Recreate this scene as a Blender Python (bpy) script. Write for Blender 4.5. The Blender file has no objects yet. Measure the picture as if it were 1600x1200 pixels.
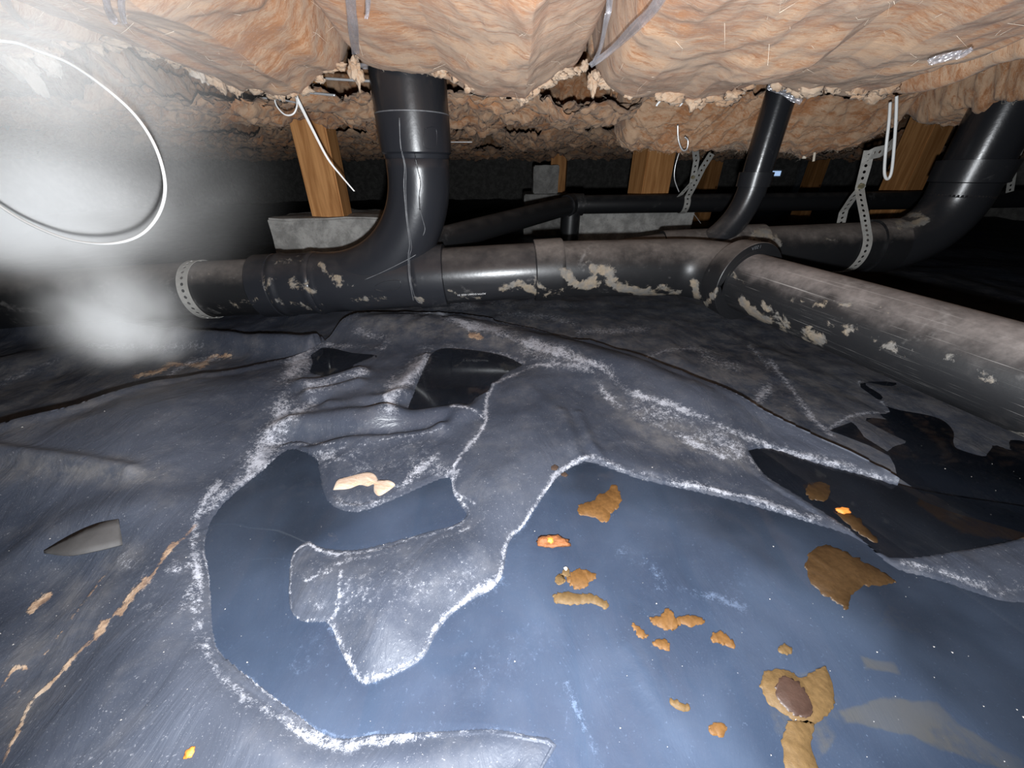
import bpy, bmesh, math, random
import numpy as np
from mathutils import Vector
from mathutils.bvhtree import BVHTree

# ------------------------------------------------------------------ camera, world, light, exposure
S = bpy.context.scene
COL = S.collection
FPX, PITCH, CAMH = 577.0, math.radians(29.8), 0.30
cam_d = bpy.data.cameras.new('camera'); cam = bpy.data.objects.new('camera', cam_d); COL.objects.link(cam)
cam.location = (0, 0, CAMH); cam.rotation_euler = (math.pi/2 - PITCH, 0, 0)
cam_d.sensor_fit = 'HORIZONTAL'; cam_d.sensor_width = 36.0; cam_d.lens = 36.0*FPX/1600.0
cam_d.clip_start = 0.01; cam_d.clip_end = 60
S.camera = cam
w = bpy.data.worlds.new('world'); S.world = w; w.use_nodes = True
w.node_tree.nodes['Background'].inputs[0].default_value = (0.6, 0.7, 1.0, 1); w.node_tree.nodes['Background'].inputs[1].default_value = 0.0
fl = bpy.data.lights.new('phone_flash_offscreen', 'SPOT'); flash = bpy.data.objects.new('phone_flash_offscreen', fl); COL.objects.link(flash)
flash.location = (0.004, -0.012, CAMH-0.030); flash.rotation_euler = (math.radians(72), 0, math.radians(-1))
fl.energy = 34.0; fl.spot_size = math.radians(176); fl.spot_blend = .6; fl.shadow_soft_size = 0.006; fl.color = (0.93, 0.965, 1.0)
S.cycles.volume_step_rate = .8
S.view_settings.view_transform = 'Standard'; S.view_settings.look = 'None'
S.view_settings.gamma = 1.0; S.view_settings.use_curve_mapping = False; S.view_settings.exposure = 0.0

random.seed(7); RNG = np.random.default_rng(11)

# ------------------------------------------------------------------ pixel <-> world
CF = np.array([0, math.cos(PITCH), -math.sin(PITCH)]); CU = np.array([0, math.sin(PITCH), math.cos(PITCH)]); CR = np.array([1., 0, 0])
CC = np.array([0, 0, CAMH])
def ray(x, y): return CR*(x-800)/FPX + CU*(600-y)/FPX + CF
def at_z(x, y, z): d = ray(x, y); return CC + d*(z-CAMH)/d[2]
def at_y(x, y, Y): d = ray(x, y); return CC + d*Y/d[1]
def project(P):
    d = P - CC; z = np.maximum(d @ CF, 1e-3)
    return 800 + FPX*(d @ CR)/z, 600 - FPX*(d @ CU)/z

# ------------------------------------------------------------------ numpy noise
_perm = RNG.permutation(256); _perm = np.concatenate([_perm, _perm, _perm])
_grad = RNG.normal(size=(256, 3)); _grad /= np.linalg.norm(_grad, axis=1)[:, None]
def noise3(x, y, z):
    xi, yi, zi = np.floor(x).astype(int), np.floor(y).astype(int), np.floor(z).astype(int)
    xf, yf, zf = x-xi, y-yi, z-zi
    u, v, s = (t*t*t*(t*(t*6-15)+10) for t in (xf, yf, zf))
    def g(i, j, k):
        h = _perm[(_perm[(_perm[(xi+i) & 255] + ((yi+j) & 255)) & 255] + ((zi+k) & 255)) & 255]
        G = _grad[h]; return G[..., 0]*(xf-i)+G[..., 1]*(yf-j)+G[..., 2]*(zf-k)
    def l(a, b, t): return a+(b-a)*t
    return l(l(l(g(0,0,0), g(1,0,0), u), l(g(0,1,0), g(1,1,0), u), v), l(l(g(0,0,1), g(1,0,1), u), l(g(0,1,1), g(1,1,1), u), v), s)*1.6
def fbm(x, y, z=0.0, o=4, gain=.5):
    z = np.zeros_like(x)+z; r = 0; a = 1; f = 1
    for i in range(o): r = r + a*noise3(x*f+17*i, y*f-9*i, z*f); a *= gain; f *= 2.03
    return r
def ridged(x, y, z=0.0, o=3):
    z = np.zeros_like(x)+z; r = 0; a = 1; f = 1
    for i in range(o): r = r + a*(1-np.abs(noise3(x*f+31*i, y*f, z*f))*2); a *= .5; f *= 2.1
    return r
def sst(a, b, x): t = np.clip((x-a)/(b-a), 0, 1); return t*t*(3-2*t)

# ------------------------------------------------------------------ polylines / polygons
def seg_dist(px, py, line):
    best = np.full(px.shape, 1e9)
    for (ax, ay), (bx, by) in zip(line[:-1], line[1:]):
        dx, dy = bx-ax, by-ay; L = dx*dx+dy*dy+1e-12
        t = np.clip(((px-ax)*dx+(py-ay)*dy)/L, 0, 1)
        best = np.minimum(best, (px-ax-t*dx)**2+(py-ay-t*dy)**2)
    return np.sqrt(best)
def inside(px, py, poly):
    r = np.zeros(px.shape, bool); n = len(poly)
    for i in range(n):
        (x1, y1), (x2, y2) = poly[i], poly[(i+1) % n]
        c = (y1 > py) != (y2 > py)
        r ^= c & (px < (x2-x1)*(py-y1)/(y2-y1+1e-12)+x1)
    return r
def sdist(px, py, poly):      # > 0 inside
    d = seg_dist(px, py, list(poly)+[poly[0]])
    return np.where(inside(px, py, poly), d, -d)
def smooth_line(pts, k=6):
    P = np.array(pts, float); out = []
    for i in range(len(P)-1):
        a, b, c, d = P[max(i-1, 0)], P[i], P[i+1], P[min(i+2, len(P)-1)]
        for t in np.linspace(0, 1, k, endpoint=False):
            out.append(.5*((2*b)+(-a+c)*t+(2*a-5*b+4*c-d)*t*t+(-a+3*b-3*c+d)*t**3))
    out.append(P[-1]); return np.array(out)
def strokes_field(px, py, strokes):
    """strokes: (points, half width px, strength). soft field that peaks at strength"""
    f = np.zeros(px.shape)
    for pts, hw, s in strokes:
        P = np.array(pts, float); m = 3.5*hw+4
        k = (px > P[:, 0].min()-m) & (px < P[:, 0].max()+m) & (py > P[:, 1].min()-m) & (py < P[:, 1].max()+m)
        if not k.any(): continue
        d = seg_dist(px[k], py[k], [tuple(q) for q in smooth_line(pts, 3)])
        f[k] = np.maximum(f[k], s*(.66*np.exp(-(d/(hw*.95))**2*.8)+.30*np.exp(-(d/(hw*2.2+2))**2)))
    return f
def poly_field(px, py, polys, soft=8):
    f = np.zeros(px.shape)
    for poly, s in polys:
        f = np.maximum(f, s*sst(-soft, soft, sdist(px, py, poly)))
    return f

# ------------------------------------------------------------------ objects
def tag(o, label=None, cat=None, group=None, kind=None):
    if label: o['label'] = label
    if cat: o['category'] = cat
    if group: o['group'] = group
    if kind: o['kind'] = kind
    return o
def empty(name, loc, label, cat, group=None):
    o = bpy.data.objects.new(name, None); COL.objects.link(o); o.location = loc; o.empty_display_size = .02
    return tag(o, label, cat, group)
def link(name, me, mat, parent=None, smooth=True):
    o = bpy.data.objects.new(name, me); COL.objects.link(o)
    if mat: me.materials.append(mat)
    if smooth: me.polygons.foreach_set('use_smooth', [True]*len(me.polygons))
    if parent: o.parent = parent; o.matrix_parent_inverse = parent.matrix_basis.inverted()
    return o
def mesh(name, V, Fc, mat, parent=None, smooth=True, uv=None):
    me = bpy.data.meshes.new(name); me.from_pydata([tuple(v) for v in V], [], [tuple(f) for f in Fc]); me.update()
    if uv is not None:
        l = me.uv_layers.new(name='uv'); vi = np.empty(len(me.loops), int); me.loops.foreach_get('vertex_index', vi)
        l.data.foreach_set('uv', np.array(uv, np.float32)[vi].ravel())
    return link(name, me, mat, parent, smooth)
def grid_mesh(name, V, nr, nc, keep, mat, parent=None, attrs=None):
    """V (nr*nc,3) numpy; keep: bool per vertex (faces need all four)"""
    i = np.arange(nr*nc).reshape(nr, nc)
    q = np.stack([i[:-1, :-1], i[:-1, 1:], i[1:, 1:], i[1:, :-1]], -1).reshape(-1, 4)
    if keep is not None: q = q[keep[q].all(1)]
    used = np.zeros(len(V), bool); used[q.ravel()] = True
    remap = np.cumsum(used)-1; q = remap[q]; VV = V[used]
    me = bpy.data.meshes.new(name); me.vertices.add(len(VV)); me.vertices.foreach_set('co', VV.astype(np.float32).ravel())
    me.loops.add(q.size); me.loops.foreach_set('vertex_index', q.ravel().astype(np.int32))
    me.polygons.add(len(q)); me.polygons.foreach_set('loop_start', (np.arange(len(q))*4).astype(np.int32))
    me.update(calc_edges=True); me.validate()
    for k, a in (attrs or {}).items():
        at = me.color_attributes.new(k, 'FLOAT_COLOR', 'POINT'); a4 = np.ones((len(VV), 4), np.float32); a4[:, :3] = a[used]
        at.data.foreach_set('color', a4.ravel())
    return link(name, me, mat, parent)
def frames(P):
    P = np.array(P, float); T = np.gradient(P, axis=0)
    ln = np.linalg.norm(T, axis=1); ln[ln < 1e-9] = 1; T /= ln[:, None]
    n = np.cross(T[0], [0, 0, 1.]);
    if np.linalg.norm(n) < 1e-3: n = np.cross(T[0], [0, 1., 0])
    n /= np.linalg.norm(n); N = []
    for t in T:
        n = n-t*(n@t); n /= np.linalg.norm(n); N.append(n.copy())
    N = np.array(N); return T, N, np.cross(T, N)
def tube_data(P, R, seg=48, cap=True):
    P = np.array(P, float); T, N, B = frames(P); R = np.broadcast_to(np.array(R, float), (len(P),))
    a = np.linspace(0, 2*math.pi, seg, endpoint=False); V = []; UV = []
    L = np.concatenate([[0], np.cumsum(np.linalg.norm(np.diff(P, axis=0), axis=1))])
    for i in range(len(P)):
        for k in range(seg):
            V.append(P[i]+R[i]*(N[i]*math.cos(a[k])+B[i]*math.sin(a[k]))); UV.append((a[k]*.057, L[i]))
    Fc = [(i*seg+k, i*seg+(k+1) % seg, (i+1)*seg+(k+1) % seg, (i+1)*seg+k) for i in range(len(P)-1) for k in range(seg)]
    if cap:
        Fc.append(tuple(range(seg))[::-1]); Fc.append(tuple(range((len(P)-1)*seg, len(P)*seg)))
    return V, Fc, UV
def tube(name, P, R, mat, parent=None, seg=48, cap=True, stains=None):
    V, Fc, UV = tube_data(P, R, seg, cap)
    o = mesh(name, V, Fc, mat, parent, True, UV)
    Va = np.array(V); x, y = project(Va)
    a4 = np.zeros((len(Va), 4), np.float32); a4[:, 3] = 1
    if stains: a4[:, 0] = strokes_field(x, y, stains)
    at = o.data.color_attributes.new('mud', 'FLOAT_COLOR', 'POINT'); at.data.foreach_set('color', a4.ravel())
    for p in o.data.polygons:
        if len(p.vertices) > 4: p.use_smooth = False
    return o
def straight(name, p0, p1, prof, mat, parent=None, seg=64, stains=None, cap=True):
    """prof: (distance, radius) list along p0->p1; steps get two near-coincident rings"""
    p0, p1 = np.array(p0, float), np.array(p1, float); d = (p1-p0)/np.linalg.norm(p1-p0)
    pr = []
    for (s0, r0), (s1, r1) in zip(prof[:-1], prof[1:]):
        n = max(1, int(abs(s1-s0)/.006))
        for t in np.linspace(0, 1, n, endpoint=False): pr.append((s0+(s1-s0)*t, r0+(r1-r0)*t))
    pr.append(prof[-1])
    o = tube(name, [p0+d*(s+i*1e-6) for i, (s, r) in enumerate(pr)], [r for s, r in pr], mat, parent, seg, cap, stains)
    shade(o); return o
def shade(o, ang=35):
    o.data.polygons.foreach_set('use_smooth', [True]*len(o.data.polygons))
    bm = bmesh.new(); bm.from_mesh(o.data)
    for e in bm.edges:
        if len(e.link_faces) == 2 and e.calc_face_angle(0) > math.radians(ang): e.smooth = False
    bm.to_mesh(o.data); bm.free()
def arc(p, d0, d1, R, n=24):
    """from p heading d0 turning to d1 with radius R; returns points and end"""
    d0 = np.array(d0, float)/np.linalg.norm(d0); d1 = np.array(d1, float)/np.linalg.norm(d1)
    A = math.acos(np.clip(d0@d1, -1, 1)); nn = d1-d0*(d0@d1); nn /= np.linalg.norm(nn)
    return [np.array(p)+R*(d0*math.sin(t)+nn*(1-math.cos(t))) for t in np.linspace(0, A, n)]

# ------------------------------------------------------------------ materials
class NT:
    def __init__(s, name):
        s.m = bpy.data.materials.new(name); s.m.use_nodes = True; s.t = s.m.node_tree; s.t.nodes.clear()
        s.out = s.n('ShaderNodeOutputMaterial')
    def n(s, typ, **kw):
        nd = s.t.nodes.new(typ)
        for k, v in kw.items(): setattr(nd, k, v)
        return nd
    def l(s, a, b): s.t.links.new(a, b)
    def put(s, nd, inp, v):
        if isinstance(v, bpy.types.NodeSocket): s.l(v, nd.inputs[inp])
        else:
            if isinstance(v, tuple) and len(v) == 3 and nd.inputs[inp].type == 'RGBA': v = v+(1,)
            nd.inputs[inp].default_value = v
    def coord(s, kind='Object', scale=None):
        c = s.n('ShaderNodeTexCoord').outputs[kind]
        if scale:
            mp = s.n('ShaderNodeMapping'); s.l(c, mp.inputs[0]); mp.inputs['Scale'].default_value = scale; c = mp.outputs[0]
        return c
    def noise(s, co, scale, detail=4, rough=.55, dist=0):
        nd = s.n('ShaderNodeTexNoise'); s.l(co, nd.inputs['Vector'])
        for k, v in (('Scale', scale), ('Detail', detail), ('Roughness', rough), ('Distortion', dist)): s.put(nd, k, v)
        return nd.outputs['Fac']
    def math(s, op, a, b=0.0, clamp=False):
        nd = s.n('ShaderNodeMath', operation=op, use_clamp=clamp); s.put(nd, 0, a); s.put(nd, 1, b); return nd.outputs[0]
    def ramp(s, f, a, b):      # smoothstep
        nd = s.n('ShaderNodeMapRange', interpolation_type='SMOOTHSTEP'); s.put(nd, 0, f); s.put(nd, 1, a); s.put(nd, 2, b); return nd.outputs[0]
    def mix(s, f, a, b):
        nd = s.n('ShaderNodeMix', data_type='RGBA'); s.put(nd, 0, f); s.put(nd, 6, a); s.put(nd, 7, b); return nd.outputs[2]
    def fmix(s, f, a, b):
        nd = s.n('ShaderNodeMix', data_type='FLOAT'); s.put(nd, 0, f); s.put(nd, 2, a); s.put(nd, 3, b); return nd.outputs[0]
    def attr(s, name):
        nd = s.n('ShaderNodeAttribute', attribute_name=name); sp = s.n('ShaderNodeSeparateColor'); s.l(nd.outputs['Color'], sp.inputs[0]); return sp.outputs
    def bump(s, h, strength, dist, prev=None):
        nd = s.n('ShaderNodeBump'); s.put(nd, 'Height', h); s.put(nd, 'Strength', strength); s.put(nd, 'Distance', dist)
        if prev is not None: s.l(prev, nd.inputs['Normal'])
        return nd.outputs[0]
    def bsdf(s, **kw):
        nd = s.n('ShaderNodeBsdfPrincipled')
        for k, v in kw.items():
            s.put(nd, {'color': 'Base Color', 'rough': 'Roughness', 'metal': 'Metallic', 'normal': 'Normal', 'spec': 'Specular IOR Level', 'coat': 'Coat Weight', 'alpha': 'Alpha', 'sheen': 'Sheen Weight', 'emit': 'Emission Color', 'es': 'Emission Strength'}.get(k, k), v)
        return nd.outputs[0]
    def done(s, sh): s.l(sh, s.out.inputs[0]); return s.m
def nz(t): # geometry normal z
    g = t.n('ShaderNodeNewGeometry'); sp = t.n('ShaderNodeSeparateXYZ'); t.l(g.outputs['Normal'], sp.inputs[0]); return sp.outputs[2]

def mat_pipe(name, base=(.012, .0125, .014), dust=.5, rough=.28, scratch=0.0, dustcol=(.150, .130, .118), mudcol=(.27, .22, .16)):
    t = NT(name); co = t.coord(); uv = t.coord('UV')
    n1 = t.noise(co, 22, 6, .65); n2 = t.noise(co, 130, 4, .6); up = nz(t)
    d = t.math('ADD', t.math('MULTIPLY', t.ramp(up, .1, .95), dust), t.math('MULTIPLY', t.math('SUBTRACT', n1, .5), 1.1*dust+.25))
    d = t.math('MULTIPLY', t.ramp(d, .05, .9), t.math('ADD', .55, n2)); d = t.math('MINIMUM', d, 1.0)
    col = t.mix(d, base, dustcol)
    rg = t.fmix(d, rough, .8)
    sm = t.ramp(t.math('ADD', t.noise(co, 9, 5, .7, .6), t.math('MULTIPLY', t.math('SUBTRACT', n2, .5), .25)), .60, .74)
    col = t.mix(t.math('MULTIPLY', sm, .30*min(1, dust*2)), col, (.30, .29, .28)); rg = t.fmix(t.math('MULTIPLY', sm, .5), rg, .7)
    a = t.attr('mud')[0]
    mm = t.ramp(t.math('ADD', a, t.math('MULTIPLY', t.math('SUBTRACT', t.noise(co, 45, 6, .7, .4), .5), 1.9)), .50, .72)
    mm = t.math('MULTIPLY', mm, t.ramp(a, .05, .3))
    mc = t.mix(t.ramp(t.noise(co, 60, 4), .35, .65), mudcol, (.19, .18, .165))
    col = t.mix(t.math('MULTIPLY', mm, t.math('ADD', .45, t.math('MULTIPLY', n2, .8), True)), col, mc); rg = t.fmix(mm, rg, .9)
    if scratch:
        u2 = t.coord('UV', (190, 2.2, 1)); sc = t.ramp(t.noise(u2, 1.0, 5, .75), .60, .70)
        u3 = t.coord('UV', (900, 7, 1)); sc2 = t.ramp(t.noise(u3, 1.0, 3, .7), .62, .72)
        sc = t.math('MAXIMUM', t.math('MULTIPLY', sc, .55), t.math('MULTIPLY', sc2, .5))
        col = t.mix(t.math('MULTIPLY', sc, scratch), col, (.48, .46, .44)); rg = t.fmix(t.math('MULTIPLY', sc, scratch), rg, .75)
    h = t.math('ADD', t.math('MULTIPLY', n2, .35), t.math('MULTIPLY', mm, 1.0))
    return t.done(t.bsdf(color=col, rough=rg, spec=.5, normal=t.bump(h, .35, .0012)))

def mat_sheet(name, dusty=0.0):
    t = NT(name); co = t.coord(); st = t.attr('stain'); s2 = t.attr('stain2')
    nA = t.noise(co, 5, 4, .55); nB = t.noise(co, 34, 6, .65); nC = t.noise(co, 170, 5, .7); nD = t.noise(co, 520, 3, .6); nF = t.noise(co, 1500, 2, .6)
    base = t.mix(t.ramp(nA, .35, .7), (.028, .034, .049), (.047, .054, .072))
    base = t.mix(t.math('MULTIPLY', t.ramp(nB, .45, .8), .35+dusty), base, (.100, .100, .108))
    spk = t.math('MAXIMUM', t.math('MULTIPLY', t.ramp(nD, .60, .72), t.ramp(nC, .45, .62)), t.math('MULTIPLY', t.ramp(nF, .66, .74), .8))
    base = t.mix(t.math('MULTIPLY', spk, .55), base, (.26, .265, .29))
    # dust zone (blue channel of stain2); wet zone (red channel of stain2) only makes the plastic glossier, below
    base = t.mix(t.math('MULTIPLY', s2[2], t.ramp(t.math('ADD', nB, t.math('MULTIPLY', nC, .4)), .45, .95)), base, (.135, .128, .124))
    # olive / brown silt
    br = t.ramp(t.math('ADD', st[2], t.math('MULTIPLY', t.math('SUBTRACT', nB, .5), .9)), .35, .62)
    base = t.mix(t.math('MULTIPLY', br, .92), base, (.17, .105, .036))
    # ochre
    oc = t.ramp(t.math('ADD', st[1], t.math('MULTIPLY', t.math('SUBTRACT', nC, .5), 1.7)), .42, .70)
    oc = t.math('MULTIPLY', t.math('MULTIPLY', oc, t.ramp(st[1], .06, .3)), t.math('ADD', .15, t.ramp(nB, .30, .60)))
    base = t.mix(oc, base, t.mix(t.ramp(nB, .35, .65), (.30, .17, .085), (.38, .30, .23)))
    # white mineral crust
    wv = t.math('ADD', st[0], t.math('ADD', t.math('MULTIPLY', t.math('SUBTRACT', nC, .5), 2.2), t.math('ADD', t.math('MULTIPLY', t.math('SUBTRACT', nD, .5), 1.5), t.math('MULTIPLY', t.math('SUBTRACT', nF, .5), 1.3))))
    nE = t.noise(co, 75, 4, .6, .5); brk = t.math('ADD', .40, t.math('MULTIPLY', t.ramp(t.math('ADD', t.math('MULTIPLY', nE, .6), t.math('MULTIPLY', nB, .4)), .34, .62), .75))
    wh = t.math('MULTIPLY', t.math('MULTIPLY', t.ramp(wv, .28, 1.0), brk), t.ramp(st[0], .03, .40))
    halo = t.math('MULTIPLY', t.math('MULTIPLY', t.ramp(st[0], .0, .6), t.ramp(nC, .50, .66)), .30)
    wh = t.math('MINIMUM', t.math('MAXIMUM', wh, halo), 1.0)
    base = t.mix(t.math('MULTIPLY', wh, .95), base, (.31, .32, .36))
    cov = t.math('MAXIMUM', wh, oc)
    rg = t.fmix(t.ramp(nB, .3, .75), .46, .66); rg = t.fmix(cov, rg, .9); rg = t.fmix(t.math('MULTIPLY', s2[0], .8), rg, .16)
    b1 = t.bump(t.noise(t.coord('Object', (1, .45, 1)), 26, 5, .6, 1.2), .55, .004)
    b2 = t.bump(t.math('ADD', t.math('MULTIPLY', nC, .5), t.math('MULTIPLY', cov, 1.2)), .45, .0008, b1)
    return t.done(t.bsdf(color=base, rough=rg, spec=.25, normal=b2))

def mat_water(name, col, murk, ripple=.05):
    t = NT(name); co = t.coord()
    n = t.noise(co, 9, 3, .5); n2 = t.noise(co, 240, 3, .7)
    c = t.mix(t.ramp(n, .3, .7), tuple(x*.75 for x in col), tuple(x*1.2 for x in col))
    c = t.mix(t.math('MULTIPLY', t.ramp(n2, .70, .76), .5), c, (.4, .4, .42))
    nrm = t.bump(t.noise(co, 14, 2, .5), ripple, .003)
    df = t.n('ShaderNodeBsdfDiffuse'); t.put(df, 0, c)
    tr = t.n('ShaderNodeBsdfTransparent'); t.put(tr, 0, (.74, .84, .97))
    m1 = t.n('ShaderNodeMixShader'); t.put(m1, 0, t.fmix(t.ramp(n, .25, .75), murk*.75, min(.95, murk*1.2))); t.l(tr.outputs[0], m1.inputs[1]); t.l(df.outputs[0], m1.inputs[2])
    gl = t.n('ShaderNodeBsdfGlossy'); t.put(gl, 0, (1., 1., 1.)); t.put(gl, 'Roughness', .03); t.l(nrm, gl.inputs['Normal'])
    fr = t.n('ShaderNodeFresnel'); t.put(fr, 0, 1.33); t.l(nrm, fr.inputs['Normal'])
    m2 = t.n('ShaderNodeMixShader'); t.l(fr.outputs[0], m2.inputs[0]); t.l(m1.outputs[0], m2.inputs[1]); t.l(gl.outputs[0], m2.inputs[2])
    return t.done(m2.outputs[0])

def mat_insul(name, light=(.52, .345, .225), mid=(.40, .185, .085), dark=(.25, .105, .045), dirt=.0):
    t = NT(name); co = t.coord(); rot = t.n('ShaderNodeMapping'); t.l(co, rot.inputs[0])
    rot.inputs['Rotation'].default_value = (.2, .3, .8); rot.inputs['Scale'].default_value = (1, 5.5, 2.2)
    big = t.noise(co, 7, 3, .5, .8); fib = t.noise(rot.outputs[0], 9, 9, .70, 1.9); fine = t.noise(rot.outputs[0], 90, 5, .7, 1.0); sp = t.noise(co, 330, 3, .6)
    v = t.math('ADD', t.math('MULTIPLY', big, .55), t.math('MULTIPLY', fib, .95)); v = t.math('ADD', v, t.math('MULTIPLY', t.math('SUBTRACT', fine, .5), .60))
    col = t.mix(t.ramp(v, .58, .86), mid, light)
    col = t.mix(t.math('MULTIPLY', t.ramp(t.math('ADD', fib, t.math('MULTIPLY', fine, .4)), .64, .46), .62), col, dark)
    col = t.mix(t.math('MULTIPLY', t.ramp(sp, .60, .74), .22), col, (.86, .72, .58))
    if dirt: col = t.mix(t.math('MULTIPLY', t.ramp(t.noise(co, 18, 5, .7), .4, .65), dirt), col, (.16, .11, .08))
    nb = t.bump(t.math('ADD', t.math('MULTIPLY', fib, 1.0), t.math('MULTIPLY', fine, .5)), .30, .005)
    nb = t.bump(sp, .25, .0010, nb)
    return t.done(t.bsdf(color=col, rough=.95, spec=.1, normal=nb, sheen=.15))

def mat_simple(name, col, rough=.6, metal=0., scale=60, var=.3, bump=.3, dist=.001, spec=.5):
    t = NT(name); co = t.coord(); n = t.noise(co, scale, 5, .65)
    c = t.mix(n, tuple(x*(1-var) for x in col), tuple(min(1, x*(1+var)) for x in col))
    return t.done(t.bsdf(color=c, rough=rough, metal=metal, spec=spec, normal=t.bump(n, bump, dist)))
def mat_concrete(name, col=(.42, .41, .39)):
    t = NT(name); co = t.coord(); a = t.noise(co, 16, 6, .7, .3); b = t.noise(co, 120, 5, .7)
    c = t.mix(t.ramp(a, .38, .66), tuple(x*.55 for x in col), col); c = t.mix(t.math('MULTIPLY', t.ramp(b, .52, .7), .5), c, tuple(x*.4 for x in col))
    return t.done(t.bsdf(color=c, rough=.92, spec=.2, normal=t.bump(t.math('ADD', a, b), .6, .003)))
def mat_wood(name, a=(.70, .35, .135), b=(.42, .185, .06)):
    t = NT(name); co = t.coord('Object', (1, 1, .06)); n = t.noise(co, 75, 6, .6, .6); g = t.noise(co, 240, 3, .6)
    c = t.mix(t.ramp(n, .35, .65), b, a); c = t.mix(t.math('MULTIPLY', g, .35), c, tuple(x*.6 for x in b))
    vo = t.n('ShaderNodeTexVoronoi'); t.l(t.coord('Object', (1, 1, .8)), vo.inputs['Vector']); t.put(vo, 'Scale', 9.0)
    c = t.mix(t.ramp(vo.outputs['Distance'], .11, .05), c, (.10, .035, .012))
    return t.done(t.bsdf(color=c, rough=.7, spec=.25, normal=t.bump(n, .25, .001)))
def mat_clear(name, haze=.22):
    t = NT(name); co = t.coord(); n = t.noise(co, 60, 3, .5, .8)
    nb = t.bump(n, .5, .004)
    gl = t.n('ShaderNodeBsdfGlossy'); t.put(gl, 'Roughness', .16); t.l(nb, gl.inputs['Normal']); t.put(gl, 0, (.95, .95, 1.))
    df = t.n('ShaderNodeBsdfDiffuse'); t.put(df, 0, (.80, .80, .84))
    tr = t.n('ShaderNodeBsdfTransparent'); t.put(tr, 0, (.96, .96, .97))
    m1 = t.n('ShaderNodeMixShader'); t.put(m1, 0, haze); t.l(tr.outputs[0], m1.inputs[1]); t.l(df.outputs[0], m1.inputs[2])
    m2 = t.n('ShaderNodeMixShader'); t.put(m2, 0, t.fmix(n, .08, .30)); t.l(m1.outputs[0], m2.inputs[1]); t.l(gl.outputs[0], m2.inputs[2])
    return t.done(m2.outputs[0])

M = dict(
    pipe=mat_pipe('black ABS pipe', base=(.018, .019, .022), dust=.38, rough=.3), pipe_dusty=mat_pipe('dusty ABS pipe', dust=.62, rough=.4), pipe_old=mat_pipe('old ABS pipe', dust=.58, rough=.45, scratch=.9, dustcol=(.22, .195, .185)),
    fitting=mat_pipe('black ABS fitting', base=(.017, .0185, .023), dust=.24, rough=.31), clean=mat_pipe('clean ABS', base=(.016, .017, .020), dust=.06, rough=.24), far=mat_pipe('far ABS', dust=.25, rough=.4),
    sheet=mat_sheet('black polythene'), sheet_dusty=mat_sheet('dusty polythene', .25),
    water=mat_water('murky pond water', (.044, .060, .092), .45), dark_water=mat_water('clear pool water', (.044, .060, .092), .10),
    ins=mat_insul('glass wool'), 
    fibre=mat_simple('wool fibre', (.86, .74, .60), .9, var=.2),
    concrete=mat_concrete('pier concrete'), wall=mat_concrete('foundation concrete'), wood=mat_wood('fir post'),
    earth=mat_simple('dark soil', (.05, .042, .035), .95, scale=25, var=.5, bump=.8, dist=.01), subfloor=mat_wood('subfloor', (.20, .12, .06), (.12, .06, .03)),
    steel=mat_simple('galvanised strap', (.50, .49, .46), .5, .35, 90, .35), bolt=mat_simple('zinc bolt', (.62, .56, .36), .35, .8), wire=mat_simple('bright steel wire', (.85, .85, .86), .3, .6, 80, .1),
    tie=mat_simple('white nylon', (.86, .86, .85), .4, 0, 50, .06), clear=mat_clear('clear film'), clear_thick=mat_clear('crumpled film', .16),
    mud=mat_simple('ochre silt', (.090, .043, .013), .6, 0, 330, .6, .4, .0006, .2), mud_brown=mat_simple('brown silt', (.036, .019, .007), .5, 0, 260, .6, .5, .001, .3), mud_dark=mat_simple('dark brown sludge', (.030, .015, .010), .55, 0, 200, .4, .5, .001),
    mud_tan=mat_simple('tan silt', (.078, .047, .019), .6, 0, 280, .55, .5, .001, .2), rust=mat_simple('rusty lump', (.15, .05, .012), .7, 0, 220, .7, .8, .002), orange=mat_simple('orange crumb', (.60, .19, .03), .6, 0, 150, .3),
    scrap=mat_insul('peach wool scrap', (.38, .30, .235), (.32, .21, .14), (.22, .13, .075)), crumb=mat_simple('pale grit', (.34, .32, .30), .9, var=.3), print=mat_simple('white print', (.80, .80, .80), .6, var=.15),
    glue=mat_simple('dried cement drip', (.12, .125, .135), .35, 0, 160, .7), hole=mat_simple('dark rust hole', (.035, .018, .010), .9),
)

# ------------------------------------------------------------------ the setting
def slab(name, lo, hi, mat, parent=None):
    x0, y0, z0 = lo; x1, y1, z1 = hi
    V = [(x0,y0,z0),(x1,y0,z0),(x1,y1,z0),(x0,y1,z0),(x0,y0,z1),(x1,y0,z1),(x1,y1,z1),(x0,y1,z1)]
    return mesh(name, V, [(0,3,2,1),(4,5,6,7),(0,1,5,4),(1,2,6,5),(2,3,7,6),(3,0,4,7)], mat, parent, False)
tag(slab('floor', (-4.2, -1.7, -.16), (4.2, 6.2, -.10), M['earth']), 'bare dark soil under the plastic sheets', kind='structure')
tag(slab('ceiling', (-4.2, -1.7, .74), (4.2, 6.2, .80), M['subfloor']), 'wooden subfloor above the insulation', kind='structure')
for nm, lo, hi in (('wall_back', (-4.2, 6.0, -.10), (4.2, 6.2, .74)), ('wall_left', (-4.2, -1.7, -.10), (-4.0, 6.0, .74)), ('wall_right', (4.0, -1.7, -.10), (4.2, 6.0, .74)), ('wall_front', (-4.0, -1.7, -.10), (4.0, -1.5, .74))):
    tag(slab(nm, lo, hi, M['wall']), 'dark concrete foundation wall', kind='structure')

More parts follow.
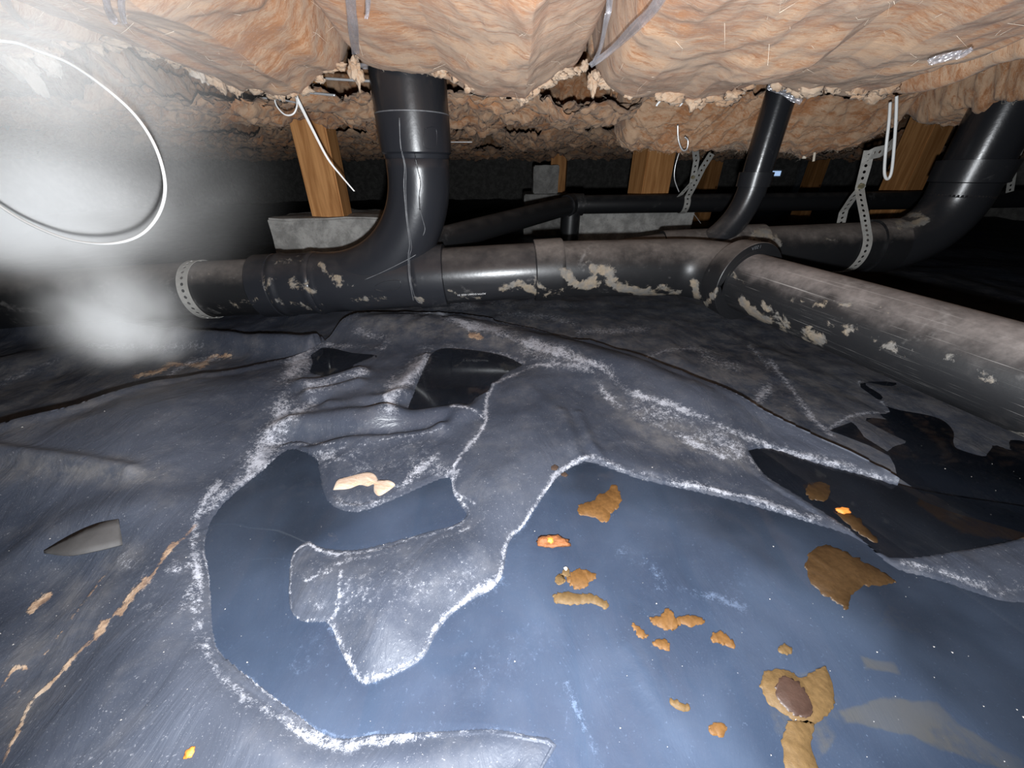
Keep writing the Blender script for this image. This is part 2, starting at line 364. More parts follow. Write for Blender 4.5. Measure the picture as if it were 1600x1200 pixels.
# ------------------------------------------------------------------ plastic sheets: relief
def g2(pts, z=0.0): return [tuple(at_z(x, y, z)[:2]) for x, y in pts]
RIDGES = [  # pixels, height m, sigma m, z used for unprojecting
    ([(560,497),(700,497),(850,528),(1000,572),(1200,652),(1390,725),(1600,800)], .030, .045, .025),
    ([(1640,845),(1500,864),(1390,874),(1300,828),(1180,775),(1050,742),(930,712)], .012, .020, .01),
    ([(120,660),(300,640),(430,620)], .030, .11, .02),
    ([(-100,760),(60,720),(200,700)], .020, .10, .015),
    ([(830,600),(830,700),(790,790),(700,880),(600,970)], .010, .06, .008),
    ([(480,603),(560,583)], .016, .014, .012), ([(608,640),(635,595),(668,552)], .020, .016, .015),
    ([(440,672),(560,668),(640,655),(720,640)], .010, .012, .008),
    ([(470,705),(560,690),(690,668)], .006, .008, .004),
    ([(0,1000),(150,960),(300,860)], .008, .05, .006), ([(0,1180),(200,1120),(400,1150)], .008, .05, .006),
    ([(700,1100),(760,1010),(860,985),(960,1010)], .004, .03, .0), ([(890,1085),(905,1120),(925,1160),(950,1210)], .0025, .006, .0),
    ([(960,800),(1000,830),(1050,910),(1160,955)], .004, .012, .0), ([(1000,1000),(1050,1080),(1110,1160)], .004, .01, .0),
    ([(1010,795),(1110,795),(1130,830)], .003, .008, .0), ([(0,727),(120,738),(210,746)], .008, .006, .02), ([(60,830),(180,800),(330,760)], .008, .02, .02),
    ([(0,880),(60,960),(20,1060)], -.015, .05, 0),
    ([(520,636),(600,628),(680,606)], .012, .010, .008), ([(460,662),(580,652),(710,634)], .011, .011, .008), ([(490,622),(560,604)], .010, .009, .008), ([(690,662),(740,640),(765,600)], .010, .010, .008), ([(440,690),(560,684),(690,664)], -.010, .010, .0), ([(500,640),(600,640),(660,622)], -.010, .010, .0),
    ([(1130,800),(1180,880),(1260,950)], .004, .012, .0), ([(1290,930),(1360,1000),(1420,1060)], .004, .012, .0), ([(860,860),(930,900),(980,960),(1010,1040)], .004, .010, .0), ([(980,1010),(1030,1090),(1080,1150)], .003, .006, .0),
    ([(880,640),(900,700),(940,750)], .003, .006, .008), ([(905,640),(925,690),(960,740)], .003, .005, .008), ([(540,880),(600,930),(640,1000)], .003, .02, .005), ([(90,1180),(170,1080),(260,980)], .004, .02, .005), ([(180,1200),(260,1110),(310,1040)], .004, .015, .004),
]
RG = [(g2(p, z), h, s) for p, h, s, z in RIDGES]
def macro(x, y):
    H = np.zeros(x.shape)
    for line, h, s in RG:
        d = seg_dist(x, y, line); H += h*np.exp(-(d/s)**2/2)
    return H
def relief(x, y):
    wr = ridged(x*9+.6*noise3(x*5, y*5, x*0), y*6, .3, 2)
    d = np.sqrt(x*x+y*y)
    a = .0012+.0022*sst(.2, .9, d)
    return macro(x, y)+a*(wr-.9)+.0045*fbm(x*4, y*4, 2.2, 3)*sst(.1, .6, d)
POND = [(410,735),(345,790),(319,846),(326,896),(329,950),(335,1004),(354,1031),(417,1081),(460,1114),(519,1154),(592,1148),(700,1143),(770,1140),(830,1150),(870,1165),(900,1270),(1750,1270),(1750,985),(1560,938),(1464,905),(1400,888),(1340,842),(1257,813),(1138,779),(1005,749),(927,722),(906,724),(880,738),(865,752),(842,785),(816,824),(796,845),(789,878),(784,900),(768,921),(738,936),(702,963),(680,992),(662,1026),(626,1049),(588,1064),(564,1067),(543,1038),(528,1004),(514,974),(494,971),(471,970),(454,950),(452,905),(458,864),(482,846),(501,856),(550,861),(606,849),(662,834),(711,821),(730,806),(722,792),(708,770),(702,745),(655,762),(620,778),(560,800),(520,790),(505,765),(500,735),(490,712),(450,702)]
POOL_TOP = [(672,556),(690,545),(725,546),(755,550),(785,556),(808,566),(816,574),(795,584),(772,600),(762,618),(735,628),(700,640),(668,645),(640,644),(645,622),(655,595)]
POOL_MID = [(540,622),(575,612),(604,602),(600,625),(602,646),(630,655),(680,652),(720,640),(690,655),(640,664),(580,668),(520,670),(478,668),(492,650),(515,635)]
POOL_GAP = [(482,546),(515,544),(550,552),(588,556),(570,568),(540,578),(505,590),(484,586),(490,566)]
POOL_R = [(1168,704),(1205,700),(1272,722),(1346,741),(1410,760),(1480,775),(1640,800),(1700,825),(1600,846),(1500,862),(1392,872),(1330,828),(1250,776),(1195,742)]
_cl = lambda p: [tuple(q) for q in smooth_line(list(p)+[p[0]], 3)[:-1]]
POND, POOL_TOP, POOL_MID, POOL_GAP, POOL_R = map(_cl, (POND, POOL_TOP, POOL_MID, POOL_GAP, POOL_R))
WATERS = [(POND, 0.0, 'A'), (POOL_TOP, .004, 'B'), (POOL_GAP, .006, 'D'), (POOL_R, .0, 'E')]
def carve(x, y, H):
    px, py = project(np.stack([x, y, np.zeros_like(x)], -1)); sc = np.sqrt(x*x+y*y+.09)/FPX
    ins = []
    for poly, lev, nm in WATERS:
        pts = np.array(poly); k = (px > pts[:, 0].min()-130) & (px < pts[:, 0].max()+130) & (py > pts[:, 1].min()-110) & (py < pts[:, 1].max()+110) & (y > 0.02)
        sd = sdist(px[k], py[k], poly)*sc[k]; ins.append((k, sd, lev))
    lo = np.full(x.shape, -1e9); hi = np.full(x.shape, 1e9)
    for k, sd, lev in ins:
        lo[k] = np.where((sd <= 0) & (sd > -.02), np.maximum(lo[k], lev+np.minimum(.0025, -sd*.2)), lo[k])
        hi[k] = np.minimum(hi[k], np.where((sd <= 0) & (sd > -.14), lev+.0003-sd*.30, 1e9))
    H0 = H.copy(); H = np.minimum(np.maximum(H, lo), hi)
    for k, sd, lev in ins:
        tgt = lev-np.minimum(.006, sd*.25)+np.clip(H0[k]-lev, -.012, .012)*.35
        H[k] = np.where(sd > 0, np.minimum(tgt, lev-.0004), H[k])
    return H

W = 'white'
WHITE = [
 ([(341,758),(308,804),(304,837),(308,879),(311,916),(312,958),(322,1008),(343,1056),(374,1080),(416,1106),(470,1146),(521,1166),(583,1158),(660,1148),(720,1142),(775,1138)], 6, .85),
 ([(300,930),(305,970),(312,1005),(335,1050)], 11, .6), ([(380,1088),(430,1115),(480,1145),(520,1160)], 10, .6), ([(262,890),(292,878),(308,885)], 8, .5), ([(285,960),(295,925),(310,915)], 7, .6),
 ([(333,821),(319,846),(327,896),(329,950),(335,1004),(354,1029),(383,1054),(417,1079),(458,1110),(517,1150),(592,1146)], 1.6, .9),
 ([(344,960),(357,1000),(388,1040)], 1.2, .55),
 ([(470,548),(462,570),(444,608),(432,650),(416,690),(400,725)], 17, .95), ([(455,560),(430,610),(415,650)], 22, .5), ([(440,660),(470,640),(490,630)], 8, .6), ([(395,735),(350,775),(320,800)], 8, .7),
 ([(483,602),(520,594),(566,580)], 8, .9), ([(470,541),(505,535),(533,541),(568,542),(598,543)], 3.5, .65), ([(560,520),(600,530)], 7, .8),
 ([(865,571),(820,575),(774,600),(760,627),(759,659),(736,694),(715,718),(710,746),(711,770),(726,792),(732,807),(711,824),(662,837),(606,852),(550,864),(501,858),(482,847)], 2.6, .95),
 ([(711,770),(737,785),(760,802),(745,819),(719,834),(681,845),(625,860),(570,872),(520,880)], 2.6, .75), ([(690,850),(720,840),(740,845)], 7, .45),
 ([(704,632),(740,638),(756,655)], 2, .7), ([(700,735),(716,740)], 6, .8), ([(670,725),(700,740),(705,755)], 9, .5),
 ([(570,478),(610,481),(673,487),(715,501),(743,512),(785,519),(820,536),(872,554),(925,567),(955,580),(968,603),(996,617),(1045,631),(1097,652),(1150,676),(1202,697),(1272,718),(1346,736),(1420,755)], 5, 1.0),
 ([(743,508),(800,521),(850,543),(905,562)], 8, .8), ([(640,484),(690,492),(730,506)], 7, .6),
 ([(865,568),(905,573),(929,584),(939,606),(960,628),(990,645),(1020,660),(1080,690),(1130,715)], 5, .95), ([(990,635),(1040,655),(1100,680),(1150,706)], 14, .62), ([(1020,640),(1090,668),(1160,700)], 10, .6),
 ([(700,540),(740,548),(778,552),(820,566)], 4, .5), ([(820,545),(850,560),(880,566)], 10, .4),
 ([(906,721),(927,713),(950,722),(969,730),(1005,742),(1083,758),(1138,771),(1193,785),(1257,806),(1303,815),(1340,833),(1375,860)], 3.6, .85), ([(985,737),(1040,748),(1100,760)], 6, .6),
 ([(906,721),(884,732),(865,747),(842,781),(816,819),(794,841),(786,875),(782,897),(767,916),(737,931),(700,957),(677,987),(659,1021),(625,1044),(587,1059),(565,1062),(546,1036),(531,1002),(516,976),(512,969)], 3.2, .85),
 ([(780,905),(765,915),(735,930)], 8, .75), ([(655,1025),(620,1045),(575,1060)], 8, .7), ([(518,980),(532,1005),(548,1035),(560,1055)], 6, .85), ([(700,955),(680,985),(665,1010)], 7, .5),
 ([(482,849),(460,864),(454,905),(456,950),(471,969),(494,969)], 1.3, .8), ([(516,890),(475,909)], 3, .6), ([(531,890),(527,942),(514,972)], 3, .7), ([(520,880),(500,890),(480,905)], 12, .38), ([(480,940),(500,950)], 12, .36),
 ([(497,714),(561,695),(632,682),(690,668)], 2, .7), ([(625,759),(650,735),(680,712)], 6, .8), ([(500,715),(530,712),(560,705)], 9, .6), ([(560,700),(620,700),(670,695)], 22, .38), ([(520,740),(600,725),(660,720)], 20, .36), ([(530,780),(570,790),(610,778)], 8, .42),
 ([(436,695),(470,693),(560,690)], 1.5, .5), ([(470,718),(440,735),(460,745),(490,755),(480,775),(430,790)], 1.2, .55),
 ([(886,1070),(905,1115),(925,1160),(948,1205)], 6, 1.35), ([(800,1143),(840,1158),(870,1160),(884,1135),(888,1100)], 1.6, .5),
 ([(1010,815),(1019,797),(1051,794),(1102,797),(1120,810)], 5, .85), ([(973,861),(1005,875),(1033,907)], 12, .75), ([(1060,920),(1120,934),(1161,950)], 6, .75),
 ([(1413,879),(1464,893),(1542,916)], 4.5, .75), ([(1560,925),(1600,915)], 4, .5),
 ([(610,636),(612,608),(638,589),(669,554)], 10, .85), ([(605,640),(618,600)], 12, .5),
 ([(560,490),(520,500),(480,505)], 6, .35), ([(720,1065),(735,1080)], 5, .6), ([(1230,690),(1240,720),(1262,760),(1320,790),(1390,850)], 1.6, .5),
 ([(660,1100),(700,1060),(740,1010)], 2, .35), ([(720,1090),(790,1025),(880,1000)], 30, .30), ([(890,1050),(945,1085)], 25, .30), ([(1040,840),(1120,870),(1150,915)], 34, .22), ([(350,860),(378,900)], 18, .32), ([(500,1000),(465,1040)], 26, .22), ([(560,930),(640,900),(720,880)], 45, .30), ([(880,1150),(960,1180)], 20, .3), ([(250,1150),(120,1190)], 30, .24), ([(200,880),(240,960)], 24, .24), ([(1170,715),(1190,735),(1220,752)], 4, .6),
]
OCHRE = [
 ([(304,821),(267,858),(225,908),(187,950),(154,987),(121,1021),(79,1067),(46,1100),(25,1150),(5,1195)], 3, .75), ([(225,905),(200,935),(190,955)], 6, .9), ([(165,975),(150,995)], 6, .95), ([(270,850),(255,868)], 5, .7),
 ([(171,892),(137,933),(104,975),(67,1029)], 2.4, .6), ([(0,1075),(21,1046),(42,1046)], 3, .8), ([(0,1130),(30,1080)], 3, .4), ([(47,953),(60,940),(74,932)], 5, .95),
 ([(210,588),(252,578),(270,568),(315,571),(332,557),(360,557)], 4, .8), ([(735,525),(750,528)], 5, .9), ([(517,832),(525,840)], 6, .5), ([(816,540),(850,550)], 4, .4),
]
SILT = [([(1300,1108),(1380,1085),(1470,1095),(1505,1130),(1600,1185),(1610,1215),(1540,1205),(1420,1150),(1320,1132)], .62), ([(1340,1022),(1400,1035),(1412,1060),(1350,1048)], .7), ([(1380,935),(1450,960),(1440,1000),(1370,980)], .48), ([(1255,758),(1285,752),(1298,772),(1270,788)], .9),
        ([(1305,795),(1345,812),(1375,848),(1340,835)], .9), ([(1455,690),(1620,680),(1640,850),(1500,840),(1430,790)], .6), ([(1200,1050),(1310,1040),(1330,1130),(1280,1200),(1220,1200),(1190,1100)], .45), ([(980,770),(1200,800),(1230,900),(1080,900),(1000,850)], .28)]
DARK = [([(470,540),(600,545),(690,540),(820,560),(830,580),(770,610),(760,650),(690,690),(560,690),(450,690),(480,620),(500,590)], .45), ([(690,545),(780,556),(812,573),(770,596),(720,610),(650,640),(660,590)], .7), ([(470,548),(560,555),(555,580),(480,595),(490,570)], .8), ([(500,622),(560,606),(604,602),(602,642),(640,652),(700,640),(735,630),(720,655),(640,668),(560,672),(480,668)], .85), ([(425,715),(480,698),(495,730),(450,780),(370,800)], .45), ([(1170,706),(1410,760),(1600,780),(1600,850),(1390,874),(1250,776)], .55)]
DUST = [([(-50,560),(150,540),(380,560),(300,600),(0,690),(-50,700)], .55), ([(-50,715),(140,715),(280,735),(240,755),(-50,740)], .8), ([(560,480),(740,505),(900,560),(800,545),(640,520),(560,515)], .8), ([(0,1060),(60,960),(180,840),(230,860),(80,1060),(0,1200)], .35), ([(930,600),(1150,690),(1170,735),(1000,690)], .5)]
def stain_attrs(V):
    px, py = project(V); ok = V[:, 1] > .02
    jx = 3.6*fbm(V[:, 0]*24, V[:, 1]*24, 1.1, 5, .6); jy = 3.6*fbm(V[:, 0]*24, V[:, 1]*24, 7.7, 5, .6)
    qx, qy = px+jx, py+jy
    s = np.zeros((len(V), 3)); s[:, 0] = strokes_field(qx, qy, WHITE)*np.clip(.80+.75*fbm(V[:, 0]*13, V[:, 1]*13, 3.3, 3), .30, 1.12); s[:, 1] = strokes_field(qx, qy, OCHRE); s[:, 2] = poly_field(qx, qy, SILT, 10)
    t = np.zeros((len(V), 3)); t[:, 0] = poly_field(qx, qy, DARK, 15); t[:, 2] = poly_field(qx, qy, DUST, 22)
    s[~ok] = 0; t[~ok] = 0
    return {'stain': s, 'stain2': t}
def polar(na, nr, r0, r1, a0=-100, a1=100):
    A = np.radians(np.linspace(a0, a1, na)); Rr = np.exp(np.linspace(math.log(r0), math.log(r1), nr))
    a, r = np.meshgrid(A, Rr); return (r*np.sin(a)).ravel(), (r*np.cos(a)).ravel()
def clip_sheet(x, y, poly, cell):
    """snap vertices just outside the outline onto it so that the sheet gets a clean edge"""
    sd = sdist(x, y, poly); keep = sd > 0; near = (~keep) & (sd > -cell)
    best = np.full(near.sum(), 1e9); bx = x[near].copy(); by = y[near].copy(); X0, Y0 = x[near], y[near]
    for (ax, ay), (cx, cy) in zip(poly, list(poly[1:])+[poly[0]]):
        dx, dy = cx-ax, cy-ay; t = np.clip(((X0-ax)*dx+(Y0-ay)*dy)/(dx*dx+dy*dy+1e-12), 0, 1)
        qx, qy = ax+t*dx, ay+t*dy; d = np.hypot(X0-qx, Y0-qy); m = d < best
        best[m] = d[m]; bx[m] = qx[m]; by[m] = qy[m]
    x = x.copy(); y = y.copy(); x[near] = bx; y[near] = by
    return x, y, keep | near, sd
# outline of the near sheet on the ground
back_px = [(-260,770),(-120,728),(0,693),(130,655),(250,608),(380,573),(440,553),(500,523),(545,496),(620,482),(720,481),(830,495),(920,517),(1000,546),(1100,590),(1200,635),(1300,677),(1390,713),(1480,760),(1620,800),(1760,840)]
main_poly = [(-1.15, -.12)]+[tuple(at_z(x, y, .026)[:2]) for x, y in smooth_line(back_px, 4)]+[(1.15, -.12)]
x, y = polar(900, 640, .028, 1.25)
cell = np.sqrt(x*x+y*y)*.008
x, y, keep, sd = clip_sheet(x, y, main_poly, cell)
keep &= y > -.11
H_rel = relief(x, y); H = carve(x, y, H_rel.copy()); Hg = (H-H_rel).reshape(640, 900)
def blur(A, r):
    for ax in (0, 1):
        n = A.shape[ax]; C = np.cumsum(np.concatenate([np.zeros_like(np.take(A, [0], ax)), A], ax), ax); i = np.arange(n); a_ = np.clip(i-r, 0, n); b_ = np.clip(i+r+1, 0, n)
        sh = [1, 1]; sh[ax] = n; A = (np.take(C, b_, ax)-np.take(C, a_, ax))/(b_-a_).reshape(sh)
    return A
inw = np.zeros(x.shape, bool); _px, _py = project(np.stack([x, y, np.zeros_like(x)], -1))
for poly, lev, nm in WATERS: inw |= inside(_px, _py, poly) & (y > .02)
Hb = H_rel+blur(blur(blur(Hg, 7), 6), 5).ravel()
near_shore = blur(inw.reshape(640, 900).astype(float), 4).ravel()
H = np.where(inw, np.minimum(Hb, H+.0015), np.maximum(Hb, np.where(near_shore > 0, np.minimum(H, .002), -1)))
for poly, lev, nm in WATERS: H = np.where(inside(_px, _py, poly) & (y > .02), np.minimum(H, lev-.0004), H)
H = H+(~inw)*.0012*fbm(x*16, y*16, 6., 3)*sst(.05, .0, near_shore)
HG = H.reshape(640, 900).copy()
H = np.where((sd < .02) & (H > .004), H+.004*sst(.02, .0, sd), H)
V = np.stack([x, y, H], -1)
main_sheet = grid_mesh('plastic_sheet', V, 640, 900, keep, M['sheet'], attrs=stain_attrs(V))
tag(main_sheet, 'black polythene ground sheet, crusted with white mineral lines, holding the murky puddles', 'plastic sheet')
_u = np.linspace(-1.3, 1.3, 90); _v = np.linspace(-1.4, .35, 70); _X, _Y = np.meshgrid(_u, _v)
_V = np.stack([_X.ravel(), _Y.ravel(), (-.016+.0025*fbm(_X*5, _Y*5, 1., 3)+.018*sst(-.13, -.22, _Y)).ravel()], -1)
grid_mesh('sheet_underlap', _V, 70, 90, None, M['sheet'], main_sheet, {'stain': np.zeros((6300, 3)), 'stain2': np.zeros((6300, 3))})
def floor_z(x, y):
    r = math.hypot(x, y); i = int(round(np.clip(math.log(max(r, 1e-3)/.028)/math.log(1.25/.028)*639, 0, 639))); j = int(round(np.clip((math.degrees(math.atan2(x, y))+100)/200*899, 0, 899)))
    return float(HG[i, j])
def on_floor(px, py, n=14):
    z = 0.0
    for _ in range(n): P = at_z(px, py, z); z = .5*z+.5*floor_z(P[0], P[1])
    return at_z(px, py, z)
# rear sheet under the pipes on the right
REAR_W = [([(905,519),(960,517),(1010,514)], 5, .55), ([(1100,557),(1150,573)], 9, .5), ([(1202,564),(1234,603),(1265,648),(1300,680)], 2.6, .95), ([(1297,669),(1325,652),(1360,645),(1391,642),(1369,621),(1344,597)], 2.6, .75), ([(1178,630),(1199,608)], 8, .8),
          ([(1230,634),(1237,666),(1255,697)], 1.6, .5), ([(780,490),(840,492),(900,505)], 4, .5), ([(1000,560),(1060,545),(1110,548)], 3, .5), ([(1170,540),(1190,560),(1200,575)], 3, .6), ([(560,480),(640,470),(740,478)], 8, .5), ([(700,470),(900,478)], 5, .3)]
REAR_D = [([(1300,672),(1356,648),(1391,642),(1369,621),(1344,598),(1700,600),(1700,850),(1420,760),(1390,715)], .9), ([(1020,556),(1106,538),(1140,534),(1180,545),(1230,600),(1290,680),(1270,680),(1200,620),(1150,590),(1110,548),(1024,560)], .8)]
x, y = polar(520, 230, .30, 5.5, -86, 86)
d = np.sqrt(x*x+y*y)
rear_poly = [tuple(at_z(*q, -.01)[:2]) for q in ((548,560), (900,600), (1300,760), (1900,1000))]+[(3.9, -.2), (3.9, 5.8), (-.9, 5.8), tuple(at_z(480, 430, 0)[:2])]
x, y, keep, sd = clip_sheet(x, y, rear_poly, d*.016)
Hr = -.014+.012*fbm(x*3.2, y*3.2, 5., 4)*sst(.4, 1.2, d)+.004*ridged(x*8, y*5, 1., 2)-.004
mm = macro(x, y); Hr = np.minimum(Hr, np.where(sdist(x, y, main_poly) > -.01, -.02, 1e9))
V = np.stack([x, y, Hr], -1); px, py = project(V); qx = px+2*fbm(x*20, y*20, 1, 3); qy = py+2*fbm(x*20, y*20, 4, 3)
s = np.zeros((len(V), 3)); s[:, 0] = strokes_field(qx, qy, REAR_W); s2 = np.zeros((len(V), 3)); s2[:, 0] = poly_field(qx, qy, REAR_D, 5); s2[:, 2] = .45*(d < 2)
tag(grid_mesh('plastic_sheet', V, 230, 520, keep, M['sheet_dusty'], attrs={'stain': s, 'stain2': s2}), 'dusty dark ground sheet lying lower, beneath the pipe bends', 'plastic sheet')
# left rear sheet
x, y = polar(420, 260, .30, 5.5, -100, 12); d = np.sqrt(x*x+y*y)
left_poly = [(-3.9, -.2), tuple(at_z(-300,820,0)[:2]), tuple(at_z(0,740,0)[:2]), tuple(at_z(250,650,0)[:2]), tuple(at_z(440,590,0)[:2]), tuple(at_z(560,520,0)[:2]), tuple(at_z(575,470,0)[:2]), (-.3, 1.4), (-.8, 5.8), (-3.9, 5.8)]
x, y, keep, sd = clip_sheet(x, y, left_poly, d*.016)
roll = seg_dist(x, y, g2([(-250,478),(100,500),(250,512),(400,520),(500,522)], .03))
Hl = -.006+.014*fbm(x*3, y*3, 9., 4)*sst(.4, 1.1, d)+.0035*ridged(x*8+2, y*5, 3., 2)-.003+.036*np.exp(-(roll/.026)**2)
Hl += .02*np.exp(-(seg_dist(x, y, g2([(-200,600),(50,560),(150,545)], 0))/.05)**2)
Hl = np.where(sdist(x, y, main_poly) > -.004, np.minimum(Hl, -.008), Hl)
V = np.stack([x, y, Hl], -1); px, py = project(V); qx = px+2*fbm(x*20, y*20, 1, 3); qy = py+2*fbm(x*20, y*20, 4, 3)
s = np.zeros((len(V), 3)); s[:, 0] = strokes_field(qx, qy, [([(140,540),(230,543),(315,540)], 4, .6), ([(0,600),(60,575),(90,560)], 3, .5), ([(260,590),(300,565),(340,560)], 5, .6)]); s[:, 1] = strokes_field(qx, qy, OCHRE)
s2 = np.zeros((len(V), 3)); s2[:, 2] = poly_field(qx, qy, DUST, 22); s2[:, 0] = .6*np.exp(-(roll/.03)**2)
tag(grid_mesh('plastic_sheet', V, 260, 420, keep, M['sheet_dusty'], attrs={'stain': s, 'stain2': s2}), 'dusty ground sheet with a glossy rolled fold, behind the long dark seam', 'plastic sheet')
# torn flap on the near sheet
fb = smooth_line([(70,862),(110,838),(150,820),(186,812)], 5); ff = smooth_line([(72,864),(108,869),(150,862),(191,852)], 5); M['flap'] = mat_simple('dusty flap', (.050, .048, .048), .75, 0, 70, .4); Vf = []; nf = len(fb)
for k in range(5):
    for i in range(nf):
        t = k/4; b = on_floor(*fb[i]); q = on_floor(*(fb[i]*(1-t)+ff[i]*t)); lift = .003+.010*math.sin(min(1, t*1.2)*math.pi/2)*math.sin(math.pi*min(1, (i/(nf-1))*.9+.1))
        d3 = CC-q; d3 = d3/np.linalg.norm(d3); Vf.append(q+d3*lift*1.5)
fo = mesh('torn_flap', Vf, [(k*nf+i, k*nf+i+1, (k+1)*nf+i+1, (k+1)*nf+i) for k in range(4) for i in range(nf-1)], M['flap'], main_sheet)
fo.modifiers.new('thick', 'SOLIDIFY').thickness = .0012

# ------------------------------------------------------------------ water
def flat_poly(name, pts2, z, mat, thick=0.0, dome=0.0, parent=None):
    bm = bmesh.new(); vs = [bm.verts.new((a, b, z)) for a, b in pts2]; es = [bm.edges.new((vs[i], vs[(i+1) % len(vs)])) for i in range(len(vs))]
    bmesh.ops.triangle_fill(bm, use_beauty=True, edges=es)
    for f in bm.faces:
        if f.normal.z < 0: f.normal_flip()
    if thick:                                   # sloping rim that dips below the surface it lies on
        P = np.array(pts2, float)[:, :2]; T = np.roll(P, -1, 0)-np.roll(P, 1, 0); N = np.stack([T[:, 1], -T[:, 0]], -1); N /= np.linalg.norm(N, axis=1)[:, None]+1e-9
        N *= np.sign(np.sum(P[:, 0]*np.roll(P[:, 1], -1)-P[:, 1]*np.roll(P[:, 0], -1)))
        lo = [bm.verts.new((p[0]+n[0]*.0006, p[1]+n[1]*.0006, z-thick)) for p, n in zip(P, N)]
        for k in range(len(vs)): bm.faces.new((vs[k], lo[k], lo[(k+1) % len(vs)], vs[(k+1) % len(vs)]))
        bmesh.ops.recalc_face_normals(bm, faces=bm.faces)
    me = bpy.data.meshes.new(name); bm.to_mesh(me); bm.free(); return link(name, me, mat, parent)
WL = {'A': ('murky blue-grey puddle winding around the pale crusted tongue of plastic', 'water'), 'B': ('small black puddle in the hollow below the pipe branch', 'dark_water'), 'C': ('narrow dark puddle between creased folds, beside the white streaked ridge', 'dark_water'),
      'D': ('tiny dark puddle beside the broad white mineral smear', 'dark_water'), 'E': ('dark brown-stained puddle behind the folded sheet edge, below the scratched pipe', 'dark_water')}
for poly, lev, nm in WATERS:
    c = np.array(poly, float); pts = c
    P = np.array([at_z(a, b, lev)[:2] for a, b in pts])
    # push the rim outward a little so that it dips under the shore
    T = np.roll(P, -1, 0)-np.roll(P, 1, 0); N = np.stack([T[:, 1], -T[:, 0]], -1); N /= np.linalg.norm(N, axis=1)[:, None]+1e-9
    area = np.sum(P[:, 0]*np.roll(P[:, 1], -1)-P[:, 1]*np.roll(P[:, 0], -1)); P = P+N*np.sign(area)*.0015
    tag(flat_poly('puddle', P, lev, M[WL[nm][1]]), WL[nm][0], 'puddle')
P = [at_z(a, b, -.012)[:2] for a, b in smooth_line([(1296,672),(1356,650),(1391,643),(1369,622),(1344,599),(1420,600),(1560,640),(1800,720),(1800,900),(1440,770),(1390,712),(1296,672)], 3)[:-1]]
tag(flat_poly('puddle', P, -.0125, M['dark_water']), 'black puddle on the rear sheet in the shadow of the scratched pipe', 'puddle')

# ------------------------------------------------------------------ silt patches, scraps, crumbs
def blob(name, pts, mat, label, cat, z=None, th=.0006, jag=1.2):
    c = np.array(pts, float); sm = smooth_line(list(c)+[c[0]], 9)[:-1]
    sm = sm+np.stack([fbm(sm[:, 0]*.11, sm[:, 1]*.11, 3., 4, .7), fbm(sm[:, 0]*.11, sm[:, 1]*.11, 9., 4, .7)], -1)*2.6*jag
    if z is None: P = np.array([on_floor(a, b) for a, b in sm]); zz = P[:, 2].max()+th*.4
    else: P = np.array([at_z(a, b, z) for a, b in sm]); zz = z+th
    o = flat_poly(name, P[:, :2], zz, mat, th*1.6, .0012); return tag(o, label, cat)
MUDS = [
 ([(905,790),(925,783),(945,768),(960,760),(970,770),(966,790),(955,800),(945,815),(925,806),(905,802)], 'mud', 'boomerang-shaped ochre silt patch on the water below the two rusty holes'),
 ([(888,905),(892,895),(903,890),(916,892),(932,900),(930,904),(920,908),(915,917),(900,919),(891,914)], 'mud', 'round ochre silt patch with a short tail, floating on the puddle'),
 ([(869,905),(873,898),(880,899),(882,907),(877,913),(871,911)], 'mud_tan', 'small round tan silt spot beside the round ochre patch'),
 ([(880,892),(885,889),(889,894),(886,899),(881,897)], 'mud_tan', 'tiny tan silt spot with a white fleck, above the small round spot'),
 ([(866,932),(874,926),(900,928),(922,929),(940,935),(951,944),(944,948),(922,942),(892,943),(869,939)], 'mud_tan', 'long sausage-shaped tan silt patch on the puddle'),
 ([(1015,966),(1032,962),(1042,952),(1048,956),(1056,967),(1078,962),(1101,970),(1082,978),(1064,973),(1050,985),(1035,980),(1018,972)], 'mud', 'star-shaped orange silt patch with ragged arms'),
 ([(988,974),(998,980),(1011,992),(1006,997),(994,988)], 'mud', 'thin slanting orange silt streak by the star-shaped patch'),
 ([(1022,1004),(1036,999),(1046,1008),(1040,1015),(1028,1013)], 'mud', 'small bright orange silt lump below the star-shaped patch'),
 ([(1112,991),(1124,986),(1138,996),(1149,1010),(1130,1007),(1115,1002)], 'mud', 'comma-shaped orange silt patch further along the puddle'),
 ([(1258,880),(1272,858),(1300,854),(1330,868),(1365,886),(1395,905),(1392,912),(1348,916),(1330,930),(1322,949),(1300,936),(1270,912)], 'mud_brown', 'broad dark brown silt patch below the sheet corner'),
 ([(1188,1072),(1200,1050),(1228,1047),(1252,1060),(1270,1050),(1292,1045),(1302,1090),(1294,1112),(1270,1130),(1248,1126),(1210,1104)], 'mud_tan', 'large tan silt patch with a dark brown core'),
 ([(1232,1128),(1270,1130),(1266,1160),(1278,1215),(1238,1215),(1224,1165)], 'mud_tan', 'tan silt strip trailing from the patch with the dark core'),
 ([(1108,1136),(1124,1131),(1136,1138),(1128,1148),(1112,1146)], 'mud', 'small ochre silt spot beside the creased plastic'),
 ([(1048,1092),(1062,1098),(1078,1106),(1070,1110),(1052,1102)], 'mud_tan', 'faint thin tan silt streak along a crease'),
 ([(1218,1012),(1228,1008),(1238,1015),(1230,1021),(1220,1019)], 'mud_tan', 'pale tan silt fleck above the patch with the dark core'),
 ([(1258,762),(1272,755),(1290,756),(1297,770),(1282,782),(1264,776)], 'mud_brown', 'brown silt patch in the dark puddle behind the folded edge'),
 ([(1308,802),(1328,804),(1352,822),(1368,846),(1340,832)], 'mud_brown', 'brown silt slick along the folded edge, under the orange crumb'),
]
for pts, m, lab in MUDS: blob('silt_patch', pts, M[m], lab, 'silt patch', z=.0003)
